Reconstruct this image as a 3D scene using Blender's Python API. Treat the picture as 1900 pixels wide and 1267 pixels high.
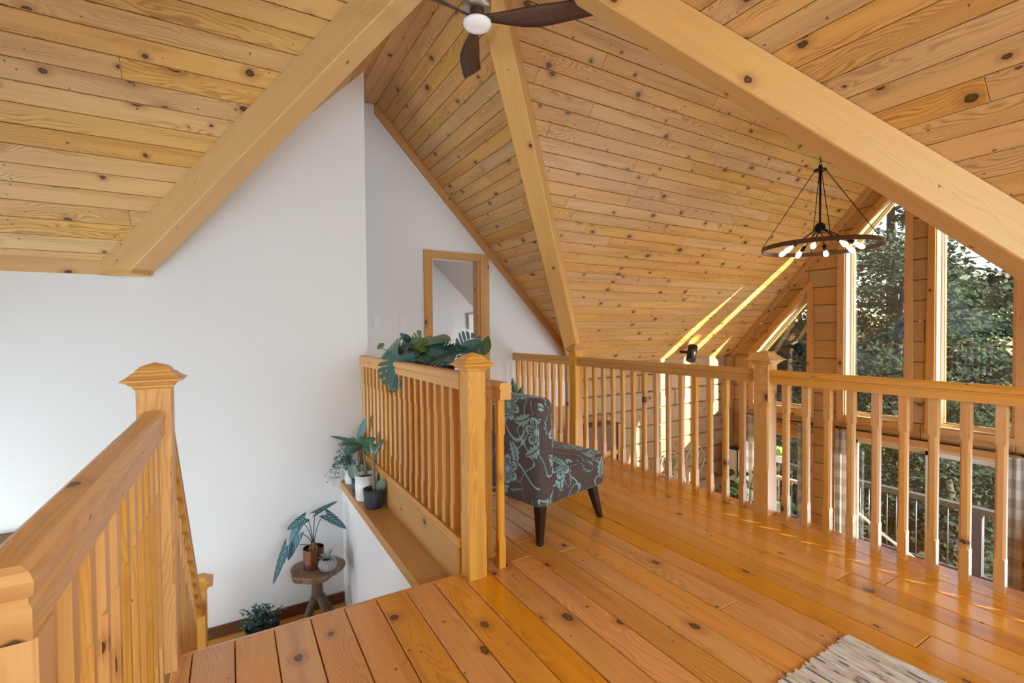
import bpy, bmesh, math, random
from mathutils import Vector, Matrix, noise
random.seed(7)
C = bpy.context.scene.collection
for o in list(bpy.data.objects):
    bpy.data.objects.remove(o)
PI = math.pi
sc = bpy.context.scene

# ------------------------------------------------------------------ camera
cam_d = bpy.data.cameras.new('camera')
cam = bpy.data.objects.new('camera', cam_d); C.objects.link(cam)
F, YAW, PITCH, ROLL = 882.444, 0.535114, -0.0222167, -0.00877825
cy, sy = math.cos(YAW), math.sin(YAW)
M = Matrix(((cy, -sy, 0), (sy, cy, 0), (0, 0, 1)))            # world (X,Y,Z) -> right, forward, up
c, s = math.cos(PITCH), math.sin(PITCH)
P_ = Matrix(((1, 0, 0), (0, c, s), (0, -s, c)))
c, s = math.cos(ROLL), math.sin(ROLL)
R_ = Matrix(((c, 0, s), (0, 1, 0), (-s, 0, c)))
RW = R_ @ P_ @ M
right, fwd, up = Vector(RW[0]), Vector(RW[1]), Vector(RW[2])
mw = Matrix((right, up, -fwd)).transposed().to_4x4()
mw.translation = (0, 0, 1.2)
cam.matrix_world = mw
cam_d.sensor_width = 36; cam_d.sensor_fit = 'HORIZONTAL'
cam_d.lens = F / 1900 * 36
cam_d.clip_start = 0.02; cam_d.clip_end = 300
sc.camera = cam

# ------------------------------------------------------------------ light
sc.view_settings.view_transform = 'Standard'
sc.view_settings.look = 'None'
sc.view_settings.exposure = 0.36
sc.view_settings.gamma = 1
sc.view_settings.use_curve_mapping = False
wd = bpy.data.worlds.new('sky'); sc.world = wd; wd.use_nodes = True
wn = wd.node_tree.nodes; wn.clear()
sky = wn.new('ShaderNodeTexSky'); sky.sky_type = 'NISHITA'
sky.sun_disc = False; sky.sun_elevation = math.radians(24); sky.sun_rotation = math.radians(120)
sky.dust_density = 2.0
bgn = wn.new('ShaderNodeBackground'); bgn.inputs[1].default_value = 0.35
won = wn.new('ShaderNodeOutputWorld')
wd.node_tree.links.new(sky.outputs[0], bgn.inputs[0]); wd.node_tree.links.new(bgn.outputs[0], won.inputs[0])

sun_d = bpy.data.lights.new('sun', 'SUN'); sun_d.energy = 20.0; sun_d.angle = math.radians(0.5)
sun_d.color = (1.0, 0.92, 0.78)
sun = bpy.data.objects.new('sun', sun_d); C.objects.link(sun)
SUND = Vector((-0.535, 1.0, -0.33)).normalized()
sun.rotation_euler = SUND.to_track_quat('-Z', 'Y').to_euler()
sun.location = (14, -14, 12)

def area(name, loc, target, sx, sy_, power, col):
    d = bpy.data.lights.new(name, 'AREA'); d.shape = 'RECTANGLE'; d.size = sx; d.size_y = sy_
    d.energy = power; d.color = col
    o = bpy.data.objects.new(name, d); C.objects.link(o); o.location = loc
    o.rotation_euler = (Vector(target) - Vector(loc)).to_track_quat('-Z', 'Y').to_euler()
    return o
# unseen fill lamps added to brighten the rooms; no windows are built behind them
area('rear_fill', (1.8, -3.4, 1.6), (1.8, 1.6, 0.0), 4.2, 2.2, 310, (0.655, 0.865, 1.0))  # added behind the camera to lift the floor and white walls
area('left_fill', (-2.42, 1.2, 0.5), (1.2, 2.4, 0.0), 2.6, 2.4, 36, (0.655, 0.865, 1.0))  # added area lamp for the cool light from the left
area('stair_fill', (-2.42, 3.1, -0.45), (0.8, 3.1, -0.6), 1.5, 1.2, 52, (0.70, 0.88, 1.0))  # added to brighten the half wall under the ledge
area('great_room_south_fill', (6.0, 0.0, -1.0), (2.9, 2.4, 3.6), 2.2, 2.6, 150, (0.70, 0.88, 1.0))  # added low in the great room to brighten its sloped ceiling
area('bedroom_fill', (4.4, 6.1, 1.2), (1.5, 6.3, 1.2), 1.2, 1.1, 130, (0.82, 0.92, 1.0))  # unseen lamp added to light the room beyond the doorway

# ------------------------------------------------------------------ constants of the house (metres, loft floor z=0)
XR, YR, ZR, TY, TX = 1.233, 2.458, 3.65, 1.131, 1.051         # crossing of the two ridges and the two pitches
K = TY / TX
YW, YL, YD, XW = 4.20, 5.013, 4.975, 7.20                      # white stair wall, log wall, door wall, window wall
LZ = -1.095                                                    # stair landing
GZ = -2.47                                                     # great-room floor
YS = 2 * YR - YL                                               # south side of the great room
def zmain(y): return ZR - TY * abs(y - YR)
def zarm(x): return ZR - TX * abs(x - XR)

# ------------------------------------------------------------------ node helpers
class NT:
    def __init__(self, name):
        m = bpy.data.materials.new(name); m.use_nodes = True
        self.m = m; self.t = m.node_tree; self.n = self.t.nodes; self.n.clear()
        self.out = self.n.new('ShaderNodeOutputMaterial')
    def lk(self, a, b): self.t.links.new(a, b)
    def node(self, typ, ins=None, **kw):
        n = self.n.new(typ)
        for k, v in kw.items(): setattr(n, k, v)
        for k, v in (ins or {}).items():
            s = n.inputs[k]
            if isinstance(v, bpy.types.NodeSocket): self.lk(v, s)
            else: s.default_value = v
        return n
    def math(self, op, a, b=None, c_=None, clamp=False):
        n = self.n.new('ShaderNodeMath'); n.operation = op; n.use_clamp = clamp
        for i, v in enumerate((a, b, c_)):
            if v is None: continue
            if isinstance(v, bpy.types.NodeSocket): self.lk(v, n.inputs[i])
            else: n.inputs[i].default_value = v
        return n.outputs[0]
    def mix(self, f, a, b, blend='MIX'):
        n = self.n.new('ShaderNodeMix'); n.data_type = 'RGBA'; n.blend_type = blend
        for s, v in ((n.inputs[0], f), (n.inputs[6], a), (n.inputs[7], b)):
            if isinstance(v, bpy.types.NodeSocket): self.lk(v, s)
            elif isinstance(v, (int, float)): s.default_value = v
            else: s.default_value = (*v, 1) if len(v) == 3 else v
        return n.outputs[2]
    def smooth(self, v, a, b, lo=0., hi=1.):
        n = self.n.new('ShaderNodeMapRange'); n.interpolation_type = 'SMOOTHSTEP'
        self.lk(v, n.inputs[0])
        n.inputs[1].default_value = a; n.inputs[2].default_value = b
        n.inputs[3].default_value = lo; n.inputs[4].default_value = hi
        return n.outputs[0]
    def noise(self, vec, scale, detail=2., rough=.5, dims='2D'):
        n = self.n.new('ShaderNodeTexNoise'); n.noise_dimensions = dims
        self.lk(vec, n.inputs['Vector']); n.inputs['Scale'].default_value = scale
        n.inputs['Detail'].default_value = detail; n.inputs['Roughness'].default_value = rough
        return n.outputs['Fac']
    def comb(self, x, y, z=0.):
        n = self.n.new('ShaderNodeCombineXYZ')
        for i, v in enumerate((x, y, z)):
            if isinstance(v, bpy.types.NodeSocket): self.lk(v, n.inputs[i])
            else: n.inputs[i].default_value = v
        return n.outputs[0]
    def sep(self, v):
        n = self.n.new('ShaderNodeSeparateXYZ'); self.lk(v, n.inputs[0]); return n.outputs
    def uv(self):
        n = self.n.new('ShaderNodeTexCoord'); return n.outputs['UV']
    def obj(self):
        n = self.n.new('ShaderNodeTexCoord'); return n.outputs['Object']
    def rnd(self):
        return self.n.new('ShaderNodeObjectInfo').outputs['Random']
    def bsdf(self, col, rough=.5, metal=0., coat=0., spec=.5, normal=None, emit=None, estr=0., sheen=0.):
        b = self.n.new('ShaderNodeBsdfPrincipled')
        for k, v in (('Base Color', col), ('Roughness', rough), ('Metallic', metal), ('Coat Weight', coat),
                     ('Specular IOR Level', spec), ('Sheen Weight', sheen)):
            if isinstance(v, bpy.types.NodeSocket): self.lk(v, b.inputs[k])
            elif k == 'Base Color': b.inputs[k].default_value = (*v, 1)
            else: b.inputs[k].default_value = v
        if coat: b.inputs['Coat Roughness'].default_value = .12
        if normal is not None: self.lk(normal, b.inputs['Normal'])
        if emit is not None:
            b.inputs['Emission Color'].default_value = (*emit, 1); b.inputs['Emission Strength'].default_value = estr
        self.lk(b.outputs[0], self.out.inputs[0]); return b
    def bump(self, h, strength=.3, dist=.01):
        n = self.n.new('ShaderNodeBump'); n.inputs['Strength'].default_value = strength
        n.inputs['Distance'].default_value = dist; self.lk(h, n.inputs['Height']); return n.outputs[0]

def pine(name, light, dark, knot=(.050, .021, .009), rough=.45, coat=0., knots=.62, ring=.55, tint=.16, ku=2.3, kv=8.2, kr=.011, spec=.4, mott=.25, pins=.3):
    N = NT(name)
    r = N.rnd()
    u, v, _ = N.sep(N.uv())
    u = N.math('ADD', u, N.math('MULTIPLY', r, 61.7))
    v = N.math('ADD', v, N.math('MULTIPLY', r, 23.9))
    # knots
    vor = N.node('ShaderNodeTexVoronoi', {'Vector': N.comb(N.math('MULTIPLY', u, ku), N.math('MULTIPLY', v, kv)), 'Scale': 1., 'Randomness': .9}, voronoi_dimensions='2D')
    px, py, _ = N.sep(vor.outputs['Position'])
    cr, cg, cb = N.sep(vor.outputs['Color'])
    du = N.math('SUBTRACT', u, N.math('DIVIDE', px, ku))
    dv = N.math('SUBTRACT', v, N.math('DIVIDE', py, kv))
    wob = N.math('MULTIPLY', N.math('SUBTRACT', N.noise(N.comb(N.math('MULTIPLY', u, .6), v), 55., 2.), .5), .011)
    rr = N.math('ADD', N.math('SQRT', N.math('ADD', N.math('MULTIPLY', N.math('MULTIPLY', du, du), N.math('MULTIPLY_ADD', cb, .5, .3)), N.math('MULTIPLY', dv, dv))), wob)
    R = N.math('MULTIPLY', N.math('ADD', N.math('MULTIPLY', cg, 1.3), .3), kr)
    on = N.math('LESS_THAN', cr, knots)
    q = N.math('DIVIDE', rr, R)
    core = N.math('MULTIPLY', N.smooth(q, 1.15, .8), on)
    halo = N.math('MULTIPLY', N.smooth(q, 3.4, 1.), on)
    eye = N.math('MULTIPLY', N.math('EXPONENT', N.math('MULTIPLY', N.math('MULTIPLY', q, q), -.1)), on)
    # growth rings running along the board and bending round the knots
    warp = N.noise(N.comb(N.math('MULTIPLY', u, 1.3), N.math('MULTIPLY', v, 6.5)), 1., 2.5, .5)
    w = N.math('ADD', N.math('ADD', v, N.math('MULTIPLY', warp, .20)), N.math('MULTIPLY', eye, .030))
    sn = N.math('SINE', N.math('MULTIPLY', w, 470.))
    rg = N.math('POWER', N.math('MULTIPLY_ADD', sn, .5, .5), 2.2)
    fine = N.noise(N.comb(N.math('MULTIPLY', u, 3.), N.math('MULTIPLY', v, 160.)), 1., 3., .6)
    area_ = N.smooth(N.noise(N.comb(N.math('MULTIPLY', u, .7), N.math('MULTIPLY', v, 9.)), 1., 1.), .35, .65)
    g = N.math('ADD', N.math('MULTIPLY', N.math('MULTIPLY', rg, area_), ring), N.math('MULTIPLY', N.math('SUBTRACT', fine, .35), .55), clamp=True)
    col = N.mix(g, light, dark)
    blotch = N.noise(N.comb(N.math('MULTIPLY', u, 1.1), N.math('MULTIPLY', v, 14.)), 1., 2.)
    col = N.mix(N.math('MULTIPLY', N.smooth(blotch, .5, .8), mott * 1.6), col, dark)
    # each piece has its own tone
    hs = N.node('ShaderNodeHueSaturation', {'Hue': N.math('ADD', N.math('MULTIPLY', N.math('FRACT', N.math('MULTIPLY', r, 17.3)), .008), .497),
        'Saturation': N.math('ADD', N.math('MULTIPLY', N.math('FRACT', N.math('MULTIPLY', r, 7.7)), .2), .9),
        'Value': N.math('ADD', N.math('MULTIPLY', N.math('FRACT', N.math('MULTIPLY', r, 31.1)), tint), 1. - tint / 2), 'Color': col})
    col = hs.outputs[0]
    col = N.mix(N.math('MULTIPLY', halo, .45), col, (dark[0] * .7, dark[1] * .6, dark[2] * .55))
    heart = N.smooth(q, .75, .25)
    col = N.mix(N.math('MULTIPLY', core, .93), col, N.mix(heart, knot, tuple(x * 2.4 for x in knot)))
    # small pin knots and bark flecks
    vp = N.node('ShaderNodeTexVoronoi', {'Vector': N.comb(N.math('MULTIPLY', u, ku * 1.7), N.math('MULTIPLY', v, kv * 1.9)), 'Scale': 1., 'Randomness': 1.}, voronoi_dimensions='2D')
    qx, qy, _ = N.sep(vp.outputs['Position']); dr, dg, db = N.sep(vp.outputs['Color'])
    eu = N.math('SUBTRACT', u, N.math('DIVIDE', qx, ku * 1.7)); ev = N.math('SUBTRACT', v, N.math('DIVIDE', qy, kv * 1.9))
    pr = N.math('SQRT', N.math('ADD', N.math('MULTIPLY', N.math('MULTIPLY', eu, eu), N.math('MULTIPLY_ADD', dg, 2.5, .3)), N.math('MULTIPLY', ev, ev)))
    pin = N.math('MULTIPLY', N.smooth(N.math('ADD', pr, wob), kr * .55, kr * .25), N.math('LESS_THAN', dr, pins))
    col = N.mix(N.math('MULTIPLY', pin, .75), col, knot)
    N.bsdf(col, rough, coat=coat, spec=spec, normal=N.bump(g, .06, .004))
    return N.m

def plain(name, col, rough=.5, metal=0., var=.0, scale=30., coat=0., emit=None, estr=0., spec=.5):
    N = NT(name)
    if var:
        n = N.noise(N.obj(), scale, 3., .6, '3D')
        colr = N.mix(n, tuple(min(1, x * (1 + var)) for x in col), tuple(x * (1 - var) for x in col))
    else: colr = col
    N.bsdf(colr, rough, metal, coat, spec, emit=emit, estr=estr)
    return N.m

MT = {}
MT['ceiling'] = pine('ceiling_pine', (.74, .45, .17), (.43, .205, .062), tint=.11, knots=.52, kr=.0135, ring=.75)
MT['beam'] = pine('beam_pine', (.71, .435, .175), (.52, .275, .088), knots=.42, ku=1.5, kv=4.5, ring=.3, kr=.014, tint=.05, mott=.15)
MT['floor'] = pine('floor_pine', (.80, .355, .066), (.48, .17, .027), rough=.24, coat=.5, tint=.2, knots=.58, ku=1.9, kv=6.5, kr=.013, spec=.5, mott=.35)
MT['rail'] = pine('railing_pine', (.76, .385, .10), (.52, .215, .045), rough=.36, knots=.3, ku=2.2, kv=6., ring=.38, tint=.14, spec=.45)
MT['post'] = pine('post_pine', (.78, .405, .092), (.50, .205, .038), rough=.36, knots=.3, ku=2., kv=7., ring=.5, tint=.08, spec=.45)
MT['log'] = pine('log_pine', (.50, .30, .12), (.36, .19, .065), knots=.45, ku=2., kv=4.2, tint=.16, kr=.016, ring=.3)
MT['logwall'] = pine('grey_log_pine', (.46, .31, .19), (.32, .21, .12), knots=.45, ku=2., kv=4.2, tint=.14, kr=.016, ring=.3)
MT['trim'] = pine('trim_pine', (.64, .35, .125), (.47, .21, .06), knots=.4, rough=.4, tint=.08, ring=.35)
MT['ledge'] = pine('ledge_pine', (.60, .31, .10), (.44, .20, .055), knots=.5, rough=.4, ring=.35)
MT['gap'] = plain('board_gap', (.10, .045, .015), .8)
MT['wall'] = plain('white_paint', (.80, .80, .81), .75, var=.012, scale=3.)
MT['plate'] = plain('white_plastic', (.82, .82, .82), .4)
MT['black'] = plain('black_metal', (.02, .02, .022), .45, .6)
MT['bronze'] = plain('dark_bronze', (.13, .07, .04), .45, .2, var=.2)
MT['nickel'] = plain('brushed_nickel', (.50, .47, .43), .5, 1.)
MT['globe'] = plain('frosted_globe', (.86, .86, .86), .35, emit=(1, .98, .95), estr=.06)
MT['cream'] = plain('cream_vinyl', (.80, .74, .60), .45)
MT['whiteframe'] = plain('white_vinyl', (.82, .83, .84), .4)
MT['soil'] = plain('soil', (.03, .022, .016), .95, var=.5, scale=90.)
MT['darkleg'] = plain('espresso_wood', (.028, .014, .011), .35, var=.3)
MT['whitepot'] = plain('white_ceramic', (.78, .79, .82), .35)
MT['greypot'] = plain('slate_ceramic', (.045, .055, .075), .55)
MT['navy'] = plain('navy_ceramic', (.02, .05, .10), .4)
MT['copper'] = plain('copper', (.30, .15, .105), .35, 1., var=.12, scale=60.)
MT['terracotta'] = plain('brown_basket', (.30, .15, .06), .7, var=.3)
MT['stem'] = plain('green_stem', (.10, .16, .07), .5)
MT['bark'] = plain('grey_bark', (.20, .21, .17), .8, var=.3, scale=60.)
MT['bluestem'] = plain('dusky_stem', (.035, .06, .07), .5)
MT['deck'] = plain('weathered_deck', (.075, .072, .072), .8, var=.25, scale=9.)
MT['metalbal'] = plain('pale_metal', (.14, .15, .165), .5, .3)
MT['darkpost'] = plain('dark_wrap', (.05, .055, .085), .6)
MT['ground'] = plain('forest_floor', (.05, .065, .03), .95, var=.5, scale=.8)
MT['brown'] = plain('brown_stain', (.13, .05, .022), .45, var=.25, scale=25.)
MT['dark'] = plain('dark_panel', (.012, .014, .011), .25)
MT['treebark'] = plain('tree_bark', (.04, .033, .028), .9, var=.4, scale=8.)
MT['wicker'] = plain('wire_brass', (.55, .50, .40), .4, .8)
MT['paper'] = plain('lantern_paper', (.80, .80, .76), .7)

def glass_mat():
    N = NT('window_glass')
    fr = N.node('ShaderNodeFresnel', {'IOR': 1.5})
    tr = N.node('ShaderNodeBsdfTransparent', {'Color': (.93, .96, .96, 1)})
    gl = N.node('ShaderNodeBsdfGlossy', {'Roughness': .02, 'Color': (1, 1, 1, 1)})
    bf = N.n.new('ShaderNodeNewGeometry').outputs['Backfacing']
    mx = N.node('ShaderNodeMixShader', {0: N.math('MULTIPLY', N.math('MULTIPLY', fr.outputs[0], 2.8), N.math('SUBTRACT', 1., bf), clamp=True), 1: tr.outputs[0], 2: gl.outputs[0]})
    N.lk(mx.outputs[0], N.out.inputs[0]); return N.m
MT['glass'] = glass_mat()
def bulb_mat():
    N = NT('glowing_bulb')
    lw = N.node('ShaderNodeLayerWeight', {'Blend': .4})
    st = N.smooth(lw.outputs['Facing'], .25, .9, 4.5, .7)
    col = N.mix(N.smooth(lw.outputs['Facing'], .2, .8), (1., .86, .60), (1., .62, .25))
    e = N.node('ShaderNodeEmission', {'Color': col, 'Strength': st})
    N.lk(e.outputs[0], N.out.inputs[0]); return N.m
MT['bulb'] = bulb_mat()

def leaf_mat(name, a, b, rough=.4, vein=None):
    N = NT(name)
    u, v, _ = N.sep(N.uv())
    av = N.math('ABSOLUTE', v)
    n = N.noise(N.comb(u, v), 5., 2.)
    col = N.mix(n, a, b)
    rn = N.rnd()
    hs = N.node('ShaderNodeHueSaturation', {'Hue': N.math('ADD', N.math('MULTIPLY', rn, .05), .475), 'Value': N.math('ADD', N.math('MULTIPLY', rn, .6), .7), 'Color': col})
    col = hs.outputs[0]
    pale = vein or tuple(min(1, x * 1.9 + .01) for x in b)
    mid = N.smooth(av, .05, .015)
    fr = N.math('FRACT', N.math('SUBTRACT', N.math('MULTIPLY', u, 6.), N.math('MULTIPLY', av, 1.6)))
    side = N.smooth(N.math('ABSOLUTE', N.math('SUBTRACT', fr, .5)), .10 if vein else .05, .03 if vein else .015)
    f = N.math('MAXIMUM', mid, N.math('MULTIPLY', side, .9 if vein else .35))
    col = N.mix(f, col, pale)
    N.bsdf(col, rough, spec=.4); return N.m
MT['monstera'] = leaf_mat('monstera_leaf', (.045, .125, .085), (.030, .085, .075), .32)
MT['youngleaf'] = leaf_mat('young_leaf', (.13, .22, .05), (.08, .16, .04), .4)
MT['tealleaf'] = leaf_mat('teal_leaf', (.11, .25, .24), (.07, .18, .18), .45)
MT['rubber'] = leaf_mat('rubber_leaf', (.05, .14, .06), (.035, .09, .05), .3)
MT['sage'] = leaf_mat('sage_leaf', (.22, .30, .24), (.14, .22, .19), .6)
MT['pale'] = leaf_mat('pale_succulent', (.46, .52, .48), (.32, .40, .38), .6)
MT['alocasia'] = leaf_mat('alocasia_leaf', (.035, .13, .16), (.03, .10, .13), .35, vein=(.40, .62, .66))
MT['bright'] = leaf_mat('bright_leaf', (.22, .42, .05), (.15, .32, .04), .5)
MT['trailing'] = leaf_mat('trailing_leaf', (.09, .19, .21), (.06, .13, .15), .5)

def foliage_mat(name, a, b):
    N = NT(name)
    g = N.n.new('ShaderNodeNewGeometry')
    rp = g.outputs['Random Per Island']
    col = N.mix(rp, a, b)
    pr = N.node('ShaderNodeBsdfDiffuse', {'Color': col})
    tl = N.node('ShaderNodeBsdfTranslucent', {'Color': N.mix(.5, col, (.13, .19, .07))})
    mx = N.node('ShaderNodeMixShader', {0: .35, 1: pr.outputs[0], 2: tl.outputs[0]})
    N.lk(mx.outputs[0], N.out.inputs[0]); return N.m
MT['tree_a'] = foliage_mat('forest_foliage', (.040, .062, .048), (.080, .108, .084))
MT['tree_b'] = foliage_mat('spruce_foliage', (.026, .046, .042), (.060, .086, .074))
MT['tree_c'] = foliage_mat('sunlit_foliage', (.075, .115, .055), (.15, .20, .09))

def check_mat():
    N = NT('check_cloth')
    u, v, _ = N.sep(N.uv())
    def stripe(x): return N.math('GREATER_THAN', N.math('FRACT', N.math('DIVIDE', x, .21)), .5)
    a, b = stripe(u), stripe(v)
    su = N.math('MULTIPLY', N.math('ADD', a, b), .5)
    w = N.noise(N.comb(N.math('MULTIPLY', u, 400.), N.math('MULTIPLY', v, 40.)), 1., 2.)
    col = N.mix(su, (.68, .66, .64), (.36, .31, .27))
    col = N.mix(N.math('MULTIPLY', w, .25), col, (.5, .48, .46))
    b = N.bsdf(col, .9, sheen=.2)
    tl = N.node('ShaderNodeBsdfTranslucent', {'Color': col})
    mx = N.node('ShaderNodeMixShader', {0: .35, 1: b.outputs[0], 2: tl.outputs[0]})
    N.lk(mx.outputs[0], N.out.inputs[0]); return N.m
MT['check'] = check_mat()

def floral_mat():
    N = NT('floral_upholstery')
    u, v, _ = N.sep(N.uv())
    fine = N.noise(N.comb(N.math('MULTIPLY', u, 260.), N.math('MULTIPLY', v, 260.)), 1., 2.)
    base = N.mix(fine, (.060, .043, .040), (.115, .088, .082))
    def flowers(scale, off, rad, npet, thr):
        uu = N.math('ADD', u, off); vv = N.math('ADD', v, off * 1.7)
        vor = N.node('ShaderNodeTexVoronoi', {'Vector': N.comb(uu, vv), 'Scale': scale, 'Randomness': .75}, voronoi_dimensions='2D')
        px, py, _ = N.sep(vor.outputs['Position']); cr, cg, cb = N.sep(vor.outputs['Color'])
        du = N.math('SUBTRACT', uu, px); dv = N.math('SUBTRACT', vv, py)
        r = N.math('SQRT', N.math('ADD', N.math('MULTIPLY', du, du), N.math('MULTIPLY', dv, dv)))
        th = N.math('ADD', N.math('ARCTAN2', dv, du), N.math('MULTIPLY', cg, 6.28))
        lob = N.math('ABSOLUTE', N.math('SINE', N.math('MULTIPLY', th, npet / 2)))
        Rr = N.math('MULTIPLY', N.math('MULTIPLY_ADD', N.math('POWER', lob, .6), .55, .45), rad)
        q = N.math('DIVIDE', r, Rr)
        rim = N.smooth(N.math('ABSOLUTE', N.math('SUBTRACT', q, .9)), .13, .07)
        fill = N.math('MULTIPLY', N.smooth(q, .82, .76), N.smooth(N.math('SINE', N.math('MULTIPLY', th, npet * 3)), -.1, .5))
        cen = N.smooth(q, .28, .22)
        f = N.math('MAXIMUM', N.math('MAXIMUM', rim, N.math('MULTIPLY', fill, .85)), cen)
        f = N.math('MULTIPLY', f, N.math('LESS_THAN', q, 1.08))
        return N.math('MULTIPLY', f, N.math('LESS_THAN', cr, thr)), N.math('MULTIPLY', N.math('LESS_THAN', q, 1.12), N.math('LESS_THAN', cr, thr))
    def leaves(scale, off, ln, thr):
        uu = N.math('ADD', u, off); vv = N.math('ADD', v, off * 1.3)
        vor = N.node('ShaderNodeTexVoronoi', {'Vector': N.comb(uu, vv), 'Scale': scale, 'Randomness': .8}, voronoi_dimensions='2D')
        px, py, _ = N.sep(vor.outputs['Position']); cr, cg, cb = N.sep(vor.outputs['Color'])
        du = N.math('SUBTRACT', uu, px); dv = N.math('SUBTRACT', vv, py); a = N.math('MULTIPLY', cg, 6.28)
        ca, sa = N.math('COSINE', a), N.math('SINE', a)
        x = N.math('DIVIDE', N.math('ADD', N.math('MULTIPLY', du, ca), N.math('MULTIPLY', dv, sa)), ln)
        y = N.math('DIVIDE', N.math('SUBTRACT', N.math('MULTIPLY', dv, ca), N.math('MULTIPLY', du, sa)), ln)
        y = N.math('SUBTRACT', y, N.math('MULTIPLY', N.math('MULTIPLY', x, x), .25))
        wdt = N.math('MULTIPLY', N.math('SUBTRACT', 1., N.math('MULTIPLY', x, x)), N.math('MULTIPLY_ADD', N.math('SINE', N.math('MULTIPLY', x, 16.)), .09, .40))
        q = N.math('DIVIDE', N.math('ABSOLUTE', y), N.math('MAXIMUM', wdt, .001))
        inside = N.math('MULTIPLY', N.math('LESS_THAN', N.math('ABSOLUTE', x), .98), N.math('LESS_THAN', q, 1.))
        vein = N.smooth(N.math('ABSOLUTE', y), .035, .06)
        side = N.smooth(N.math('ABSOLUTE', N.math('SINE', N.math('MULTIPLY', N.math('SUBTRACT', x, N.math('MULTIPLY', N.math('ABSOLUTE', y), 1.1)), 11.))), .12, .3)
        body = N.math('MAXIMUM', N.math('MULTIPLY', N.math('MULTIPLY', vein, side), N.math('GREATER_THAN', cb, .45)), N.smooth(q, .72, .8))
        on = N.math('MULTIPLY', inside, N.math('LESS_THAN', cr, thr))
        return N.math('MULTIPLY', body, on), on
    f1, m1 = flowers(3.7, 0.13, .088, 6., .7)
    f2, m2 = leaves(6.2, 3.41, .078, .9)
    nz = N.noise(N.comb(u, v), 3.0, 0.)
    nz2 = N.noise(N.comb(N.math('ADD', u, 7.), v), 5., 0.)
    # curling stems: contour lines of a noise field
    st = N.smooth(N.math('ABSOLUTE', N.math('SUBTRACT', nz, .5)), .013, .006)
    st2 = N.smooth(N.math('ABSOLUTE', N.math('SUBTRACT', nz2, .56)), .012, .006)
    stems = N.math('MULTIPLY', N.math('MAXIMUM', st, st2), N.math('SUBTRACT', 1., N.math('MAXIMUM', m1, m2)))
    pat = N.math('MAXIMUM', N.math('MAXIMUM', f1, N.math('MULTIPLY', f2, N.math('SUBTRACT', 1., m1))), stems)
    teal = N.mix(fine, (.20, .40, .44), (.32, .53, .55))
    N.bsdf(N.mix(pat, base, teal), .85, sheen=.15); return N.m
MT['floral'] = floral_mat()

def rug_mat():
    N = NT('woven_rug')
    u, v, _ = N.sep(N.uv())     # u along the ribs, v across
    row = N.math('FLOOR', N.math('DIVIDE', v, .0066))
    n1 = N.noise(N.comb(N.math('MULTIPLY', u, 5.), N.math('MULTIPLY', row, 3.7)), 1., 2., .7)
    n2 = N.noise(N.comb(N.math('MULTIPLY', u, 14.), N.math('MULTIPLY', row, 5.3)), 1., 2., .6)
    col = N.mix(N.smooth(n1, .35, .6), (.84, .80, .76), (.62, .52, .43))
    col = N.mix(N.math('MULTIPLY', N.smooth(N.math('ADD', N.math('MULTIPLY', n1, .6), N.math('MULTIPLY', n2, .4)), .565, .62), .8), col, (.10, .11, .15))
    N.bsdf(col, .95, normal=N.bump(n2, .5, .004)); return N.m
MT['rug'] = rug_mat()

def carpet_stump():
    N = NT('live_edge_wood')
    x, y, z = N.sep(N.obj())
    r = N.math('SQRT', N.math('ADD', N.math('MULTIPLY', x, x), N.math('MULTIPLY', y, y)))
    n = N.noise(N.obj(), 9., 3., .6, '3D')
    s_ = N.math('SINE', N.math('ADD', N.math('MULTIPLY', r, 330.), N.math('MULTIPLY', n, 22.)))
    col = N.mix(N.smooth(s_, -.6, .9), (.30, .19, .12), (.20, .115, .065))
    col = N.mix(N.smooth(n, .5, .75), col, (.11, .06, .035))
    N.bsdf(col, .6); return N.m
MT['stump'] = carpet_stump()
MT['driftwood'] = plain('grey_branch', (.14, .105, .08), .75, var=.35, scale=18.)
MT['blade'] = pine('walnut_blade', (.095, .048, .032), (.045, .020, .014), knots=0., rough=.4, ring=.7, tint=.1)

def facet_pot():
    N = NT('quilted_ceramic')
    u, v, _ = N.sep(N.uv())
    a = N.math('SINE', N.math('MULTIPLY', N.math('ADD', N.math('MULTIPLY', u, 9.), N.math('MULTIPLY', v, 5.)), 6.283))
    b = N.math('SINE', N.math('MULTIPLY', N.math('SUBTRACT', N.math('MULTIPLY', u, 9.), N.math('MULTIPLY', v, 5.)), 6.283))
    h = N.math('MULTIPLY', N.math('ABSOLUTE', a), N.math('ABSOLUTE', b))
    col = N.mix(N.smooth(h, 0., .35), (.42, .40, .46), (.66, .65, .70))
    N.bsdf(col, .5, normal=N.bump(h, .9, .02)); return N.m
MT['quilt'] = facet_pot()
def ribbed_pot():
    N = NT('ribbed_slate')
    u, v, _ = N.sep(N.uv())
    a = N.math('SINE', N.math('MULTIPLY', N.math('ADD', N.math('MULTIPLY', u, 34.), N.math('MULTIPLY', v, 5.)), 6.283))
    col = N.mix(N.smooth(a, -1., 1.), (.030, .036, .050), (.062, .072, .095))
    N.bsdf(col, .55, normal=N.bump(a, .6, .01)); return N.m
MT['ribbed'] = ribbed_pot()

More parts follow.
